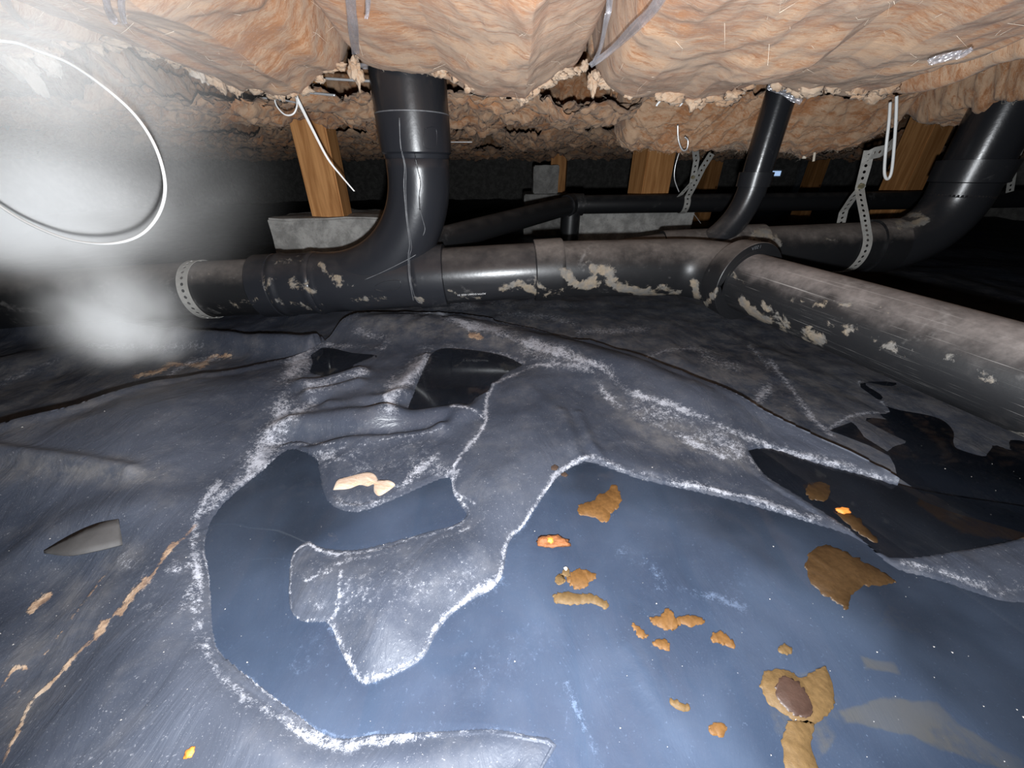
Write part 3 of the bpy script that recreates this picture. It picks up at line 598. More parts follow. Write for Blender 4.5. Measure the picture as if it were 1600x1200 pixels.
blob('sludge_core', [(1210,1075),(1222,1058),(1238,1060),(1255,1078),(1268,1100),(1265,1118),(1245,1118),(1222,1100)], M['mud_dark'], 'dark brown sludge lying on the large tan silt patch', 'sludge', z=.0009)
def lump(name, px, py, r, mat, label, cat, flat=.6, seed=0, z=None, amp=.35, aspect=(1, 1)):
    P = on_floor(px, py) if z is None else at_z(px, py, z)
    bm = bmesh.new(); bmesh.ops.create_icosphere(bm, subdivisions=3, radius=1)
    co = np.array([v.co[:] for v in bm.verts]); n = 1+amp*fbm(co[:, 0]*1.6+seed*7.3, co[:, 1]*1.6, co[:, 2]*1.6+seed, 3)
    for v, q, k in zip(bm.verts, co, n): v.co = Vector((q[0]*k*r*aspect[0], q[1]*k*r*aspect[1], q[2]*k*r*flat))
    me = bpy.data.meshes.new(name); bm.to_mesh(me); bm.free(); o = link(name, me, mat); o.location = (P[0], P[1], P[2]+r*flat*.45)
    return tag(o, label, cat)
lump('rust_lump', 866, 848, .0085, M['rust'], 'rusty orange lump standing in the puddle by the crusted shore', 'lump', .45, 1, 0.0, .5, (1.7, .8))
lump('orange_crumb', 1317, 799, .0045, M['orange'], 'bright orange crumb at the edge of the dark puddle', 'crumb', .6, 2, 0.0, .4, (1.5, .8))
lump('orange_crumb', 860, 845, .0030, M['orange'], 'orange crumb sitting on the rusty lump', 'crumb', .8, 3, .004)
lump('orange_crumb', 297, 1177, .0026, M['orange'], 'small orange crumb on bare plastic near the ochre line', 'crumb', .5, 4)
lump('pale_pebble', 884, 889, .0016, M['crumb'], 'white fleck beside the tiny tan silt spot', 'pebble', .7, 5, .001)
for (a, b, r, sd_, lab) in ((866, 731, .0045, 6, 'larger dark rusty hole at the tip of the white line'), (882, 742, .0038, 7, 'smaller dark rusty hole beside the larger one')):
    o = lump('rust_spot', a, b, r, M['hole'], lab, 'rust spot', .22, sd_)
# peach scrap of wool
sc_ = [(520,766),(528,752),(548,744),(570,740),(586,742),(593,752),(604,752),(618,757),(606,768),(592,775),(584,768),(584,757),(574,760),(562,758),(545,764)]
c = np.array(sc_, float); sm = smooth_line(list(c)+[c[0]], 5)[:-1]; P = np.array([on_floor(a, b) for a, b in sm]); cen = P.mean(0); Vs = []; n = len(P); rings = [(1, 0), (.93, .002), (.75, .004), (.4, .0045)]
mid = smooth_line([(535,757),(560,750),(582,750),(590,766),(606,760)], 8)
Mp = np.array([on_floor(a, b) for a, b in mid])
near = np.array([Mp[np.argmin(((Mp-p)**2).sum(1))] for p in P])
for k, hgt in rings:
    for i in range(n): q = near[i]*(1-k)+P[i]*k; Vs.append((q[0], q[1], q[2]+hgt*(1+.25*math.sin(i*.45))-.001))
Fs = [(j*n+i, j*n+(i+1) % n, (j+1)*n+(i+1) % n, (j+1)*n+i) for j in range(3) for i in range(n)]+[tuple(range(3*n, 4*n))]
tag(mesh('insulation_scrap', Vs, Fs, M['scrap']), 'curled peach scrap of insulation lying on the white crusted patch', 'scrap')
# countless grit on the sheet
Vg, Fg = [], []
for i in range(170):
    a, b = random.uniform(-40, 1640), random.uniform(690, 1230)
    P = at_z(a, b, 0); 
    if inside(np.array([a]), np.array([b]), POND)[0]: z = .0002
    else: z = floor_z(P[0], P[1])
    r = random.choice((.0003, .0004, .0004, .0005, .0008))*(.6+np.hypot(P[0], P[1])*1.2); k = len(Vg)
    for dx, dy, dz in ((1,0,0),(-.5,.8,0),(-.6,-.7,0),(.1,.1,.9),(0,0,-.6)): Vg.append((P[0]+dx*r*random.uniform(.6, 1.4), P[1]+dy*r*random.uniform(.6, 1.4), z+dz*r*.7))
    Fg += [(k, k+1, k+3), (k+1, k+2, k+3), (k+2, k, k+3), (k+1, k, k+4), (k+2, k+1, k+4), (k, k+2, k+4)]
tag(mesh('grit', Vg, Fg, M['crumb'], None, False), 'pale specks of grit scattered over the black plastic sheet', 'grit', kind='stuff')

# ------------------------------------------------------------------ main drain line
MX = np.array([1.0, .045, .046]); MX /= np.linalg.norm(MX)
MO = np.array([-.070, .808, .110])                       # a point on the main axis
def main_at(px, py=430):                                 # point of the main axis seen at pixel column px
    n = np.cross(ray(px, 0), ray(px, 1200)); t = -((MO-CC) @ n)/(MX @ n); return MO+MX*t
MUD_A = [([(785,452),(810,444),(835,455)], 7, .85), ([(835,440),(855,458),(875,452)], 9, .6), ([(885,428),(905,446),(930,440)], 10, .9), ([(925,418),(950,425),(960,445),(1000,455),(1030,462)], 9, .9), ([(1030,450),(1060,458)], 7, .75), ([(1085,440),(1090,465),(1085,475)], 7, .9), ([(700,452),(730,466),(780,462)], 3, .6),
         ([(500,420),(530,440),(550,450)], 11, .62), ([(455,440),(490,455)], 14, .58), ([(420,440),(415,455)], 12, .58), ([(540,470),(600,465)], 8, .5), ([(430,410),(470,405)], 9, .5), ([(430,470),(500,480)], 8, .55), ([(500,410),(508,424)], 5, .8), ([(340,480),(400,470)], 10, .55), ([(320,450),(330,430)], 10, .4), ([(645,465),(660,470)], 5, .7),
         ([(1160,470),(1180,490),(1200,500)], 8, .9), ([(1195,478),(1220,500),(1225,515)], 9, .75), ([(1265,520),(1280,530)], 13, .85), ([(1120,455),(1100,480)], 5, .9), ([(1290,470),(1340,478),(1390,470)], 8, .5), ([(1230,530),(1330,570),(1500,650),(1600,690)], 9, .55), ([(1580,680),(1600,690)], 10, .9), ([(1225,535),(1320,585),(1400,620),(1500,655)], 17, .58), ([(1300,500),(1360,530),(1420,545)], 16, .50), ([(1480,560),(1560,600)], 16, .48), ([(1240,470),(1300,480)], 10, .5), ([(1330,470),(1400,490)], 9, .5), ([(1140,425),(1160,440)], 8, .5)]
drain = empty('drain_line', tuple(main_at(560)*[1, 1, 0]), 'black drain pipe with curved branch fitting, coupling and sharp bend towards the scratched length', 'drain pipe')
a = main_at(-260); b = main_at(420)
straight('pipe', a, b, [(0, .057), (np.linalg.norm(b-a), .057)], M['pipe_dusty'], drain, stains=MUD_A)
P0 = main_at(411); dd = lambda px: float((main_at(px)-P0) @ MX)
wye = straight('wye_fitting', P0, P0+MX, [(0, .0575), (.0005, .0632), (.002, .0645), (dd(440), .0645), (dd(441), .0632), (dd(443), .0632), (dd(446), .0655), (dd(451), .0655), (dd(454), .063), (dd(492), .0625), (dd(495), .0645), (dd(500), .0645), (dd(503), .0622), (dd(506), .0635), (dd(510), .0618), (dd(640), .0610), (dd(652), .061), (dd(656), .0645), (dd(697), .0650), (dd(698), .0575)], M['fitting'], drain, 72, MUD_A)
# branch sweep: quarter turn from the run up into the riser
rx = at_y(658, 235, .80); top_z = .335
R_ = .205; start = np.array([rx[0]-R_, main_at(540)[1], 0]); start[2] = (MO+MX*((start[0]-MO[0])/MX[0]))[2]+.004
br = [start-MX*.03]+arc(start, MX, [0, .0, 1.], R_, 40)
end = br[-1]; br.append(np.array([end[0], end[1], top_z]))
branch = tube('branch_sweep', br, [.0575]*len(br), M['fitting'], wye, 72)
hubx = np.array([end[0], end[1], 0])
def up(name, z0, prof, mat, par, c=hubx, seg=72): return straight(name, c+[0, 0, z0], c+[0, 0, z0+1], prof, mat, par, seg)
up('branch_hub', .322, [(0, .0585), (.006, .0600), (.009, .0637), (.066, .0642), (.0665, .058)], M['fitting'], wye)
up('cement_bead', .386, [(0, .0615), (.001, .0648), (.0025, .0648), (.0035, .0615)], M['glue'], drain)
up('riser_coupling', .3885, [(0, .060), (.0005, .0636), (.060, .0640), (.061, .0625), (.068, .0612), (.069, .058)], M['clean'], drain)
up('riser_pipe', .45, [(0, .0572), (.285, .0572)], M['clean'], drain)
a = main_at(692); b = main_at(845)
pipe_mid = straight('pipe', a, b, [(0, .0572), (np.linalg.norm(b-a), .0572)], M['pipe'], drain, 72, MUD_A)
a = main_at(834); L = float((main_at(877)-a) @ MX)
straight('coupling', a, a+MX, [(0, .0575), (.0003, .0625), (.002, .0638), (L-.002, .0640), (L-.0003, .063), (L, .058)], M['pipe_dusty'], drain, 72, MUD_A)
# elbow and the scratched length that comes forward
hub = at_z(1150, 443, .108); far_end = at_z(1600, 607, .095); PD = far_end-hub; PD /= np.linalg.norm(PD)
e0 = main_at(870); Rb = .105; ang = math.acos(MX @ PD); tl = Rb*math.tan(ang/2)
# corner where the two axes meet (in plan)
A2 = np.array([[MX[0], -PD[0]], [MX[1], -PD[1]]]); tt = np.linalg.solve(A2, (hub-e0)[:2]); corner = e0+MX*tt[0]; corner[2] = (corner[2]+hub[2])/2
d0 = corner-e0; d0 /= np.linalg.norm(d0)
ea = arc(corner-d0*tl, d0, PD, Rb, 30)
ep = [e0+(ea[0]-e0)*t for t in np.linspace(0, 1, 26)[:-1]]+ea+[ea[-1]+PD*.012]
elbow = tube('bend', ep, np.linspace(.0578, .0605, len(ep)), M['pipe_dusty'], drain, 72, True, MUD_A)
h0 = ea[-1]-PD*.010; HL = .052
eh = straight('bend_hub', h0, h0+PD, [(0, .058), (.004, .0650), (.010, .0715), (HL-.001, .0740), (HL, .0732), (HL+.0002, .0600), (HL-.010, .0598), (HL-.0102, .0530)], M['pipe_dusty'], elbow, 80, MUD_A)
straight('pipe', ea[-1]+PD*.004, ea[-1]+PD, [(0, .0535), (.75, .0535)], M['pipe_old'], drain, 80, MUD_A)
straight('cement_bead', h0+PD*(HL-.004), h0+PD, [(-.004, .0536), (-.003, .0562), (0, .0568), (.0025, .0560), (.004, .0536)], M['fitting'], drain, 64)
# lettering
def text_mesh(txt, size):
    cu = bpy.data.curves.new('t', 'FONT'); cu.body = txt; cu.size = size; cu.align_x = 'CENTER'; cu.align_y = 'CENTER'; cu.resolution_u = 3
    o = bpy.data.objects.new('t', cu); COL.objects.link(o); dg = bpy.context.evaluated_depsgraph_get()
    me = bpy.data.meshes.new_from_object(o.evaluated_get(dg)); bpy.data.objects.remove(o); bpy.data.curves.remove(cu)
    V = np.array([v.co[:] for v in me.vertices]); Fc = [tuple(p.vertices) for p in me.polygons]; bpy.data.meshes.remove(me); return V, Fc
V, Fc = text_mesh('ASTM D2661-020 31', .0066)
c0 = main_at(739); th0 = None
# angle on the pipe that is seen at pixel row 460
best = None
for th in np.linspace(-1.5, 1.5, 300):
    q = c0+.0574*(np.array([0, -math.cos(th), -math.sin(th)])); pxx, pyy = project(q[None]);
    if best is None or abs(pyy[0]-460) < best[0]: best = (abs(pyy[0]-460), th)
th0 = best[1]
VV = []
for q in V:
    s, t = -q[0]*1.05, -q[1]                              # printed upside down
    th = th0-t/.0574; VV.append(c0+MX*s+.05745*(np.array([0, -math.cos(th), -math.sin(th)])))
tag(mesh('pipe_print', VV, Fc, M['print'], pipe_mid, False), 'small white upside-down lettering')
V, Fc = text_mesh('ABS I', .0085)                         # moulded on the bend hub's face
hc = h0+PD*(HL+.0004); e1 = np.array([0, 0, 1.])-PD*PD[2]; e1 /= np.linalg.norm(e1); e2 = np.cross(PD, e1)
VV = []
for q in V:
    th = .18+q[0]/.0625*-1; r = .0672-q[1]; VV.append(hc+r*(e1*math.cos(th)+e2*math.sin(th)*1.0))
tag(mesh('moulded_letters', VV, Fc, M['glue'], elbow, False), 'raised letters on the hub rim')
# drips on the riser, traced onto its surface
def bvh_of(objs):
    Vs, Fs = [], []
    for o in objs:
        k = len(Vs); mw = o.matrix_world if o.parent is None else None
        Vs += [tuple(v.co) for v in o.data.vertices]; Fs += [tuple(i+k for i in p.vertices) for p in o.data.polygons]
    return BVHTree.FromPolygons(Vs, Fs)
bv = bvh_of([wye, branch]+[o for o in COL.objects if o.name.startswith('branch_hub')])
def trail(name, pts, r, mat, par):
    out = []
    for q in smooth_line(pts, 5):
        d = Vector(ray(*q)).normalized(); h = bv.ray_cast(Vector(CC), d)
        if h[0] is not None: out.append(np.array(h[0])-np.array(d)*r*.15)
    if len(out) > 3: return tube(name, out, [r*(.75+.5*random.random()) for _ in out], mat, par, 8)
trail('drip_trail', [(624,184),(625,215),(627,235),(632,260),(631,290),(634,330),(636,350),(640,380),(638,400),(639,430),(643,455),(646,470)], .0009, M['glue'], drain)
trail('drip_trail', [(628,236),(634,262),(634,300),(637,345),(643,385),(640,402),(642,440),(650,468),(658,474)], .0006, M['glue'], drain)
trail('drip_trail', [(648,240),(652,262),(657,285),(655,305),(656,328)], .0010, M['clean'], drain)
trail('drip_trail', [(656,328),(661,345),(664,358),(661,368)], .0007, M['glue'], drain)
trail('drip_trail', [(570,437),(600,424),(636,406),(650,398)], .0006, M['glue'], drain)
trail('moulded_panel', [(586,447),(600,440),(622,438),(626,444),(622,451),(600,455),(586,452)], .0006, M['fitting'], drain)
trail('moulded_panel', [(664,201),(676,198),(682,204),(682,226),(676,232),(664,230),(661,215),(664,201)], .0005, M['fitting'], drain)

# ------------------------------------------------------------------ rear drain line with small riser
RY = .985
rear = empty('drain_line', (.72, RY, 0), 'dusty rear drain pipe with a slim glossy riser and a wide upturned end', 'drain pipe')
ra = at_y(1180, 392, RY+.01); rb = at_y(1385, 384, RY-.005); RD = rb-ra; RD /= np.linalg.norm(RD); Lr = np.linalg.norm(rb-ra)
MUD_R = [([(1180,372),(1195,362),(1210,380)], 12, .8), ([(1290,372),(1310,376)], 5, .5), ([(1405,352),(1440,345),(1420,335)], 10, .8), ([(1070,372),(1090,380)], 8, .6), ([(1230,415),(1330,425)], 8, .45)]
straight('pipe', ra-RD*.04, ra+RD, [(0, .0575), (Lr+.06, .0575)], M['pipe_dusty'], rear, 56, MUD_R)
straight('reducing_tee', ra-RD*.24, ra+RD, [(0, .058), (.01, .0585), (.19, .0585), (.20, .0640), (.245, .0640), (.248, .0578)], M['pipe_dusty'], rear, 56, MUD_R)
l0 = at_y(960, 410, RY+.02); straight('pipe', l0, ra-RD*.2, [(0, .055), (np.linalg.norm(ra-RD*.2-l0), .055)], M['pipe_dusty'], rear, 48, MUD_R)
sr0 = at_y(1178, 285, RY); sr = np.array([sr0[0], RY, 0])
sw = [ra-RD*.175+[0, 0, .03]]; sw = arc(np.array([sr[0]-.135, RY, ra[2]+.015]), [1, 0, .55], [0.02, 0, 1], .155, 24)
sw = [sw[0]-np.array([.06, 0, .033])]+sw; off = sr[0]-sw[-1][0]; sw = [q+[off, 0, 0] for q in sw]
sweep = tube('riser_sweep', sw, [.031]*len(sw), M['pipe'], rear, 48)
zt = sw[-1][2]; sc2 = np.array([sw[-1][0], RY, 0])
up('riser_collar', at_y(1178, 292, RY)[2], [(-.02, .0312), (0, .0312), (.0005, .0355), (.030, .0360), (.0305, .030)], M['pipe'], rear, sc2, 48)
ris = straight('riser_pipe', sc2+[0, 0, at_y(1178, 290, RY)[2]], sc2+[.012, .0, .74], [(0, .0302), (.74-at_y(1178, 290, RY)[2], .0302)], M['clean'], rear, 48)
# small vertical print on the riser
V, Fc = text_mesh('I00M', .0062); VV = []
zc = at_y(1160, 245, RY)[2]
for q in V:
    th = -2.12+q[1]/.0302; VV.append(sc2+[.002, 0, 0]+np.array([.0304*math.cos(th), .0304*math.sin(th), zc-q[0]]))
tag(mesh('pipe_print', VV, Fc, M['print'], ris, False), 'tiny pale lettering running down the riser')
# upturned end on the right
re = ra+RD*Lr
ang_end = arc(re, RD, [0, .0, 1], .115, 24); shx = at_y(1505, 250, RY)[0]-ang_end[-1][0]
ext = [re, re+RD*max(.0, shx)]; ang_end = [q+RD*max(.0, shx) for q in ang_end]
tube('upturned_bend', ang_end, [.0605]*len(ang_end), M['pipe'], rear, 56, True, MUD_R)
straight('coupling', re-RD*.05, re+RD, [(0, .058), (.0005, .0632), (.055, .0635), (.056, .058)], M['pipe_dusty'], rear, 56, MUD_R)
if shx > 0: straight('pipe', re, re+RD, [(0, .0572), (shx+.01, .0572)], M['pipe_dusty'], rear, 56, MUD_R)
tc = np.array([ang_end[-1][0], ang_end[-1][1], 0]); tz = ang_end[-1][2]; zh = at_y(1500, 248, RY)[2]
up('branch_hub', tz-.003, [(0, .0605), (max(.01, zh-tz-.045), .0605), (max(.012, zh-tz-.043), .0665), (zh-tz, .0672), (zh-tz+.0005, .058)], M['pipe'], rear, tc, 56)
up('riser_pipe', zh-.02, [(0, .0575), (.74-zh+.02, .0575)], M['clean'], rear, tc, 56)

# ------------------------------------------------------------------ slim far pipe
FY = 1.46
fa = at_y(893, 320, FY); fb_ = at_y(1340, 314, FY+.06); fn = at_y(655, 384, .93)
farp = empty('waste_pipe', (fa[0], FY, 0), 'slim black waste pipe running behind, bending in front of the concrete pad', 'waste pipe')
d1 = (fb_-fa)/np.linalg.norm(fb_-fa); d2 = (fa-fn)/np.linalg.norm(fa-fn)
straight('pipe', fa, fa+d1, [(.03, .0305), (2.2, .0305)], M['far'], farp, 40)
straight('pipe', fn, fa, [(0, .0305), (np.linalg.norm(fa-fn)-.03, .0305)], M['far'], farp, 40)
straight('bend', fa-d2*.035, fa+d2*.01, [(0, .031), (.0005, .0358), (.050, .0362), (.06, .030)], M['far'], farp, 40)
straight('bend_collar', fa-d1*.02, fa+d1, [(0, .03), (.004, .0360), (.060, .0360), (.061, .031)], M['far'], farp, 40)
up('drop_pipe', -.05, [(0, .034), (fa[2]+.05, .034)], M['far'], farp, np.array([fa[0], fa[1], 0]), 36)

# ------------------------------------------------------------------ piers and posts
def rough_block(name, corners_top, zb, mat, label, amp=.006, taper=1.06):
    """block with chipped edges: subdivided and displaced"""
    c = np.array(corners_top); cen = c.mean(0); bm = bmesh.new()
    t = [bm.verts.new(q) for q in c]; b = [bm.verts.new((cen[0]+(q[0]-cen[0])*taper, cen[1]+(q[1]-cen[1])*taper, zb)) for q in c]; n = len(t)
    bm.faces.new(t); bm.faces.new(b[::-1])
    for i in range(n): bm.faces.new((t[i], b[i], b[(i+1) % n], t[(i+1) % n]))
    bmesh.ops.recalc_face_normals(bm, faces=bm.faces); bmesh.ops.bevel(bm, geom=list(bm.edges), offset=.005, segments=2, affect='EDGES')
    bmesh.ops.triangulate(bm, faces=list(bm.faces)); bmesh.ops.subdivide_edges(bm, edges=list(bm.edges), cuts=6, use_grid_fill=True)
    co = np.array([v.co[:] for v in bm.verts]); dz = amp*fbm(co[:, 0]*22, co[:, 1]*22, co[:, 2]*22, 4)
    bm.normal_update()
    for v, k in zip(bm.verts, dz): v.co += v.normal*float(k)
    me = bpy.data.meshes.new(name); bm.to_mesh(me); bm.free(); o = link(name, me, mat); shade(o, 40); return tag(o, label, 'concrete pier')
p1z = at_y(415, 342, 1.09)[2]; pl = at_y(417, 342, 1.09); pr_ = at_y(600, 340, 1.12)
rough_block('concrete_pier', [(pl[0], 1.09, p1z), (pr_[0]+.05, 1.13, p1z), (pr_[0]+.02, 1.36, p1z), (pl[0]+.10, 1.40, p1z), (pl[0]-.02, 1.24, p1z)], -.10, M['concrete'], 'pale concrete pier behind the curved branch, carrying a leaning wooden post')
p2 = at_y(902, 336, 1.56); p2r = at_y(1086, 334, 1.56)
rough_block('concrete_pier', [(p2[0], 1.56, p2[2]+.03), (p2r[0], 1.56, p2[2]+.03), (p2r[0], 1.92, p2[2]+.03), (p2[0], 1.92, p2[2]+.03)], -.12, M['concrete'], 'wide mottled concrete pad below the slim far pipe', .006, 1.0)
b3 = at_y(834, 258, 2.3); b3r = at_y(874, 258, 2.3)
rough_block('concrete_block', [(b3[0], 2.3, b3[2]), (b3r[0], 2.3, b3[2]), (b3r[0], 2.45, b3[2]), (b3[0], 2.45, b3[2])], at_y(850, 303, 2.3)[2], M['concrete'], 'small upright grey concrete block in front of a distant post', .003, 1.0)
rough_block('concrete_pier', [(b3[0]-.05, 2.25, at_y(850, 303, 2.3)[2]), (b3r[0]+.04, 2.25, at_y(850, 303, 2.3)[2]), (b3r[0]+.10, 2.62, at_y(850, 303, 2.3)[2]), (b3[0]-.05, 2.62, at_y(850, 303, 2.3)[2])], -.12, M['concrete'], 'low concrete pad under the small upright block', .004, 1.02)
def post(px, py, Y, size, rz, z0, z1, label, mat='wood', size2=None):
    P = at_y(px, py, Y); bm = bmesh.new(); bmesh.ops.create_cube(bm, size=1)
    for v in bm.verts: v.co = Vector((v.co.x*size, v.co.y*(size2 or size), (v.co.z+.5)*(z1-z0)))
    bmesh.ops.bevel(bm, geom=[e for e in bm.edges if abs(e.verts[0].co.z-e.verts[1].co.z) > .01], offset=.004, segments=2, affect='EDGES')
    me = bpy.data.meshes.new('wooden_post'); bm.to_mesh(me); bm.free(); o = link('wooden_post', me, M[mat], None, False)
    o.location = (P[0], P[1], z0); o.rotation_euler = (0, 0, math.radians(rz)); return tag(o, label, 'post')
post(520, 335, 1.20, .088, 5, p1z-.004, .72, 'orange-brown wooden post standing on the pier behind the curved branch')
post(1012, 300, 1.66, .118, 15, p2[2]+.026, .72, 'bright wooden post standing on the wide mottled pad', size2=.11)
post(872, 290, 2.53, .089, -12, at_y(850, 303, 2.3)[2], .72, 'dim wooden post behind the small upright concrete block')
post(1105, 290, 3.0, .10, 10, -.11, .72, 'dim wooden post in the dark beyond the crossed metal strap')
post(1428, 250, 1.75, .10, 12, -.11, .72, 'dark wooden post behind the wide upturned pipe end')
post(1270, 280, 3.4, .10, 5, -.11, .72, 'faint wooden post far behind the perforated strap')
# vent in the far wall, daylight behind it
vp = at_y(1211, 271, 5.98)
vent = empty('foundation_vent', (vp[0], 5.98, vp[2]-.06), 'small bluish daylight vent in the far foundation wall', 'vent')
slab('vent_frame', (vp[0]-.09, 5.97, vp[2]-.05), (vp[0]+.09, 6.0, vp[2]+.05), M['steel'], vent)
t = NT('daylight'); em = t.n('ShaderNodeEmission'); t.put(em, 0, (.45, .65, 1.)); t.put(em, 1, .8); M['daylight'] = t.done(em.outputs[0])
slab('vent_opening', (vp[0]-.07, 5.965, vp[2]-.03), (vp[0]+.07, 5.972, vp[2]+.03), M['daylight'], vent)

# ------------------------------------------------------------------ perforated straps
def strap(name, P, Wd, mat, parent=None, width=.019, pitch=.0125, hole=.0032):
    """ribbon with real round holes; P centre path, Wd width directions"""
    P = np.array(P, float); Wd = np.array(Wd, float)
    s = np.concatenate([[0], np.cumsum(np.linalg.norm(np.diff(P, axis=0), axis=1))]); n = max(1, int(s[-1]/pitch)); 
    def ev(t):
        q = np.array([np.interp(t, s, P[:, k]) for k in range(3)]); u = np.array([np.interp(t, s, Wd[:, k]) for k in range(3)]); return q, u/np.linalg.norm(u)
    V, Fc = [], []; pt = s[-1]/n
    for i in range(n):
        c = (i+.5)*pt; k = len(V); m = 16
        for j in range(m):
            a = 2*math.pi*j/m; q, u = ev(c+hole*math.cos(a)); V.append(q+u*hole*math.sin(a))
        for j in range(m):
            a = 2*math.pi*j/m; ca, sa = math.cos(a), math.sin(a); f = 1/max(abs(ca), abs(sa)); q, u = ev(c+pt/2*ca*f); V.append(q+u*width/2*sa*f)
        for j in range(m): Fc.append((k+j, k+(j+1) % m, k+m+(j+1) % m, k+m+j))
    o = mesh(name, V, Fc, mat, parent, False); md = o.modifiers.new('thick', 'SOLIDIFY'); md.thickness = .0009; md.offset = 1; return o
def around(c, ax, r, a0, a1, n=40):
    """arc about axis ax at centre c; angle 0 = towards camera, 90 = up"""
    ax = np.array(ax)/np.linalg.norm(ax); up_ = np.array([0, 0, 1.])-ax*ax[2]; up_ /= np.linalg.norm(up_); fr = np.cross(up_, ax); 
    if fr[1] > 0: fr = -fr
    return [c+r*(fr*math.cos(t)+up_*math.sin(t)) for t in np.radians(np.linspace(a0, a1, n))]
# on the rear pipe
sc = ra+RD*float((at_y(1322, 388, RY)-ra) @ RD)
st = empty('hanger_strap', tuple(sc), 'perforated grey metal strap looped under the rear pipe, twisted and folded at its top', 'strap')
fr_ = around(sc, RD, .0595, -150, 35); zb_ = at_y(1347, 295, RY)
P = fr_+[at_y(1350, 335, RY-.05), at_y(1345, 310, RY-.03), at_y(1343, 295, RY-.015), at_y(1352, 262, RY-.01), at_y(1358, 235, RY)]
strap('front_band', P, [RD]*len(fr_)+[RD]*3+[RD*.9+np.array([0, -.2, 0])]*2, M['steel'], st, .021)
bk = around(sc, RD, .0595, 205, 140, 14)+[at_y(1318, 330, RY+.03), at_y(1335, 305, RY+.0), at_y(1345, 293, RY-.008)]
strap('rear_band', bk, [RD]*14+[RD+[0, 0, .3]]*3, M['steel'], st, .021)
fp = [at_y(1350, 246, RY-.004), at_y(1362, 240, RY-.014), at_y(1380, 236, RY-.012), at_y(1398, 222, RY), at_y(1402, 200, RY+.01)]
strap('folded_end', fp, [np.array([.1, 0, 1.])]*3+[np.array([-.3, 0, 1.])]*2, M['steel'], st, .024)
def bolt(P, r, parent):
    bm = bmesh.new(); bmesh.ops.create_cone(bm, cap_ends=True, segments=6, radius1=r, radius2=r*.9, depth=r*1.2); bmesh.ops.rotate(bm, verts=bm.verts, matrix=__import__('mathutils').Matrix.Rotation(math.pi/2, 3, 'X')); bmesh.ops.translate(bm, verts=bm.verts, vec=Vector(P))
    me = bpy.data.meshes.new('bolt'); bm.to_mesh(me); bm.free(); return link('bolt', me, M['bolt'], parent, False)
bolt(at_y(1346, 291, RY-.022), .006, st)
# crossed strap on the far pipe
fc = fa+d1*float((at_y(1072, 317, FY)-fa) @ d1)
st2 = empty('hanger_strap', tuple(fc), 'dull crossed metal strap holding the slim far pipe', 'strap')
P = around(fc, d1, .0325, -100, 40, 20)+[at_y(1084, 290, FY-.02), at_y(1098, 262, FY-.01), at_y(1112, 240, FY)]
strap('front_band', P, [d1]*20+[d1+[0, 0, -.4]]*3, M['steel'], st2, .022, .016)
P = around(fc, d1, .0325, 200, 130, 10)+[at_y(1062, 306, FY), at_y(1082, 284, FY-.012), at_y(1088, 250, FY), at_y(1086, 232, FY+.02)]
strap('rear_band', P, [d1]*10+[d1+[0, 0, .4]]*4, M['steel'], st2, .022, .016)
bolt(at_y(1083, 277, FY-.028), .006, st2)
# band on the left of the main drain
lc = main_at(322)
st3 = empty('hanger_strap', tuple(lc), 'perforated metal band around the drain pipe inside the mist', 'strap')
P = around(lc, MX, .0592, -150, 250, 90); strap('band', P, [MX]*90, M['steel'], st3, .022)
# loose strap at the right
P = [at_y(1612, 205, 1.25), at_y(1596, 228, 1.22), at_y(1585, 255, 1.2), at_y(1578, 300, 1.2)]
st4 = empty('hanger_strap', tuple(P[2]), 'dim perforated strap hanging to the right of the wide upturned pipe end', 'strap')
strap('band', P, [np.array([1, 0, .3])]*4, M['steel'], st4, .02)

# ------------------------------------------------------------------ insulation
def sil(points):
    xs = np.array([p[0] for p in points], float); ys = np.array([p[1] for p in points], float); return lambda px: np.interp(px, xs, ys)
SIL_N = sil([(-500,70),(0,82),(60,92),(100,72),(190,72),(205,60),(230,84),(300,104),(360,126),(430,145),(475,146),(500,126),(545,94),(580,98),(620,108),(700,112),(745,134),(800,147),(820,152),(835,139),(890,115),(920,108),(935,128),(985,150),(1050,150),(1075,161),(1110,158),(1150,151),(1178,132),(1210,132),(1245,146),(1300,142),(1370,148),(1420,135),(1500,100),(1600,70),(2200,60)])
def near_z(x, y, Ys):
    px = 800+FPX*x/(Ys*math.cos(PITCH)+.13*-math.sin(PITCH)+.0)           # column at the silhouette
    for _ in range(3):
        py = SIL_N(px); b = (600-py)/FPX; dep = Ys/(math.cos(PITCH)+b*math.sin(PITCH)); px = 800+FPX*x/dep
    d = np.stack([np.zeros_like(px), math.cos(PITCH)+b*math.sin(PITCH), -math.sin(PITCH)+b*math.cos(PITCH)], -1)
    return CAMH+d[..., 2]/d[..., 1]*Ys
